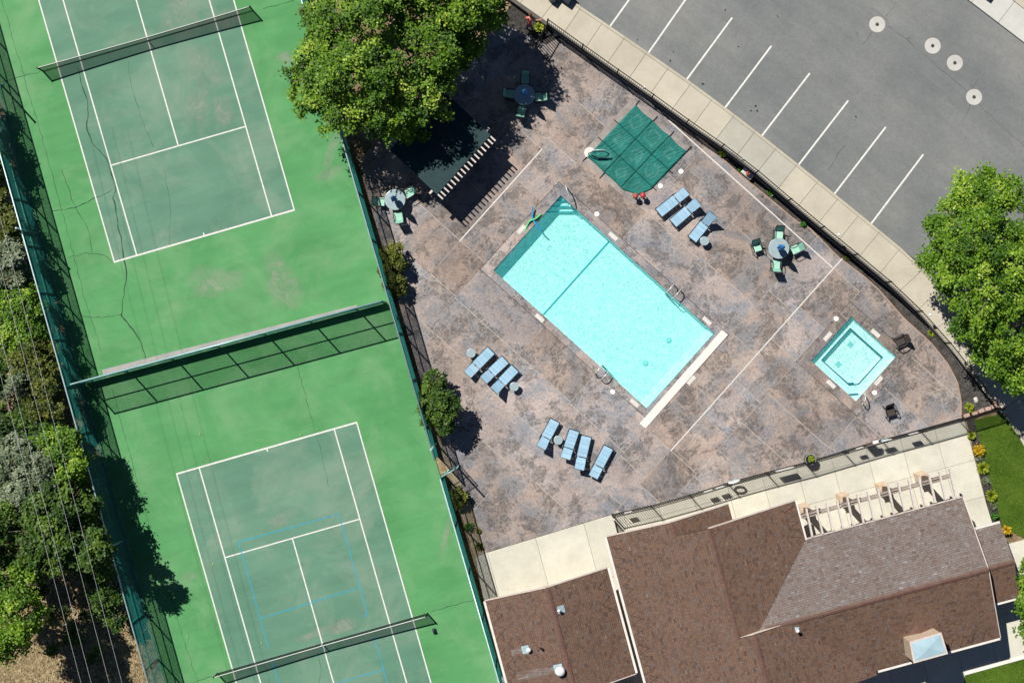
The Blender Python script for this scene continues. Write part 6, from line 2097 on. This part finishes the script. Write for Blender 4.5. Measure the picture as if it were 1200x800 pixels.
# ------------------------------------------------------------------ person in the planting bed
def person():
    base = W(620, 33)
    J = {}
    fx = Vector((.12, .99, 0)).normalized()           # leaning towards the sidewalk
    sd = Vector((fx.y, -fx.x, 0))                      # right-hand side
    def p(f, s, z): return base + fx * f + sd * s + Z * z
    verts = []; rad = []; edges = []; part = []
    def add(v, r, pt, par=None):
        verts.append(v); rad.append(r); part.append(pt)
        if par is not None: edges.append((par, len(verts) - 1))
        return len(verts) - 1
    pel = add(p(-.05, 0, .86), .13, 'trouser')
    sp1 = add(p(.04, 0, 1.02), .125, 'shirt', pel)
    sp2 = add(p(.16, 0, 1.18), .14, 'shirt', sp1)
    sp3 = add(p(.28, 0, 1.32), .13, 'shirt', sp2)
    nk = add(p(.35, 0, 1.4), .055, 'skin', sp3)
    hd = add(p(.41, 0, 1.5), .088, 'skin', nk)
    hd2 = add(p(.44, 0, 1.59), .078, 'skin', hd)
    for s in (-1, 1):
        hip = add(p(-.05, s * .1, .82), .095, 'trouser', pel)
        kn = add(p(.08, s * .13, .46), .068, 'trouser', hip)
        an = add(p(-.05, s * .13, .09), .045, 'trouser', kn)
        toe = add(p(.12, s * .14, .04), .038, 'hair', an)
        sh = add(p(.27, s * .19, 1.31), .065, 'shirt', sp3)
        if s == 1:
            el = add(p(.22, .36, 1.16), .056, 'skin', sh); wr = add(p(.28, .55, 1.12), .042, 'skin', el)
            hn = add(p(.31, .62, 1.11), .04, 'skin', wr)
            for k in range(4):
                f1 = add(p(.29 + .02 * k, .68 + .01 * (k % 2), 1.1), .011, 'skin', hn); add(p(.29 + .025 * k, .73 + .012 * (1 - abs(k - 1.5)), 1.08), .009, 'skin', f1)
            t1 = add(p(.37, .62, 1.11), .012, 'skin', hn); add(p(.41, .65, 1.1), .01, 'skin', t1)
        else:
            el = add(p(.3, -.3, 1.04), .048, 'skin', sh); wr = add(p(.42, -.22, .84), .032, 'skin', el)
            hn = add(p(.46, -.2, .77), .03, 'skin', wr)
            for k in range(4):
                f1 = add(p(.47, -.23 + .02 * k, .71), .011, 'skin', hn); add(p(.46, -.23 + .02 * k, .67), .009, 'skin', f1)
            t1 = add(p(.43, -.15, .76), .012, 'skin', hn); add(p(.44, -.13, .72), .01, 'skin', t1)
    me = bpy.data.meshes.new('tmp'); me.from_pydata([tuple(v) for v in verts], edges, [])
    o = bpy.data.objects.new('tmp', me); COL.objects.link(o)
    md = o.modifiers.new('skin', 'SKIN')
    for i, r_ in enumerate(rad):
        me.skin_vertices[0].data[i].radius = (r_, r_ * .85)
    me.skin_vertices[0].data[0].use_root = True
    ss = o.modifiers.new('sub', 'SUBSURF'); ss.levels = 2; ss.render_levels = 2
    bpy.context.view_layer.update()
    dg = bpy.context.evaluated_depsgraph_get()
    nm = bpy.data.meshes.new_from_object(o.evaluated_get(dg))
    bpy.data.objects.remove(o)
    root = thing('person', (base.x, base.y, 0), 'person in a coral shirt and grey trousers stooping with one arm stretched out', 'person')
    nm.name = 'body'
    for v in nm.vertices: v.co = v.co - Vector((base.x, base.y, 0))
    names = ['skin', 'shirt', 'trouser', 'hair']
    nm.materials.clear()
    for n_ in names: nm.materials.append(M[n_])
    loc = [v - Vector((base.x, base.y, 0)) for v in verts]
    segs = [(loc[a], loc[b_], part[b_]) for a, b_ in edges]
    for f in nm.polygons:
        c = f.center; best = None
        for a, b_, pt in segs:
            t = max(0, min(1, (c - a).dot(b_ - a) / max(1e-9, (b_ - a).length_squared)))
            dd_ = (a.lerp(b_, t) - c).length
            if best is None or dd_ < best[0]: best = (dd_, pt)
        f.material_index = names.index(best[1]); f.use_smooth = True
    bo = bpy.data.objects.new('body', nm); COL.objects.link(bo); bo.parent = root
    h = p(.42, 0, 1.575)
    b = MB(); b.lathe([(.098, -.05), (.106, 0), (.1, .05), (.075, .09), (.03, .115), (.004, .12)], h, 16); b.build('hair', M['hair'], root, True)
    nose = p(.53, 0, 1.5)
    b = MB(); b.box(nose, (.03, .03, .04), bev=.01); b.build('nose', M['skin'], root)
person()
print('shingles', shcount[0], 'tris', sum(len(o.data.polygons) for o in bpy.data.objects if o.type == 'MESH') * 2)
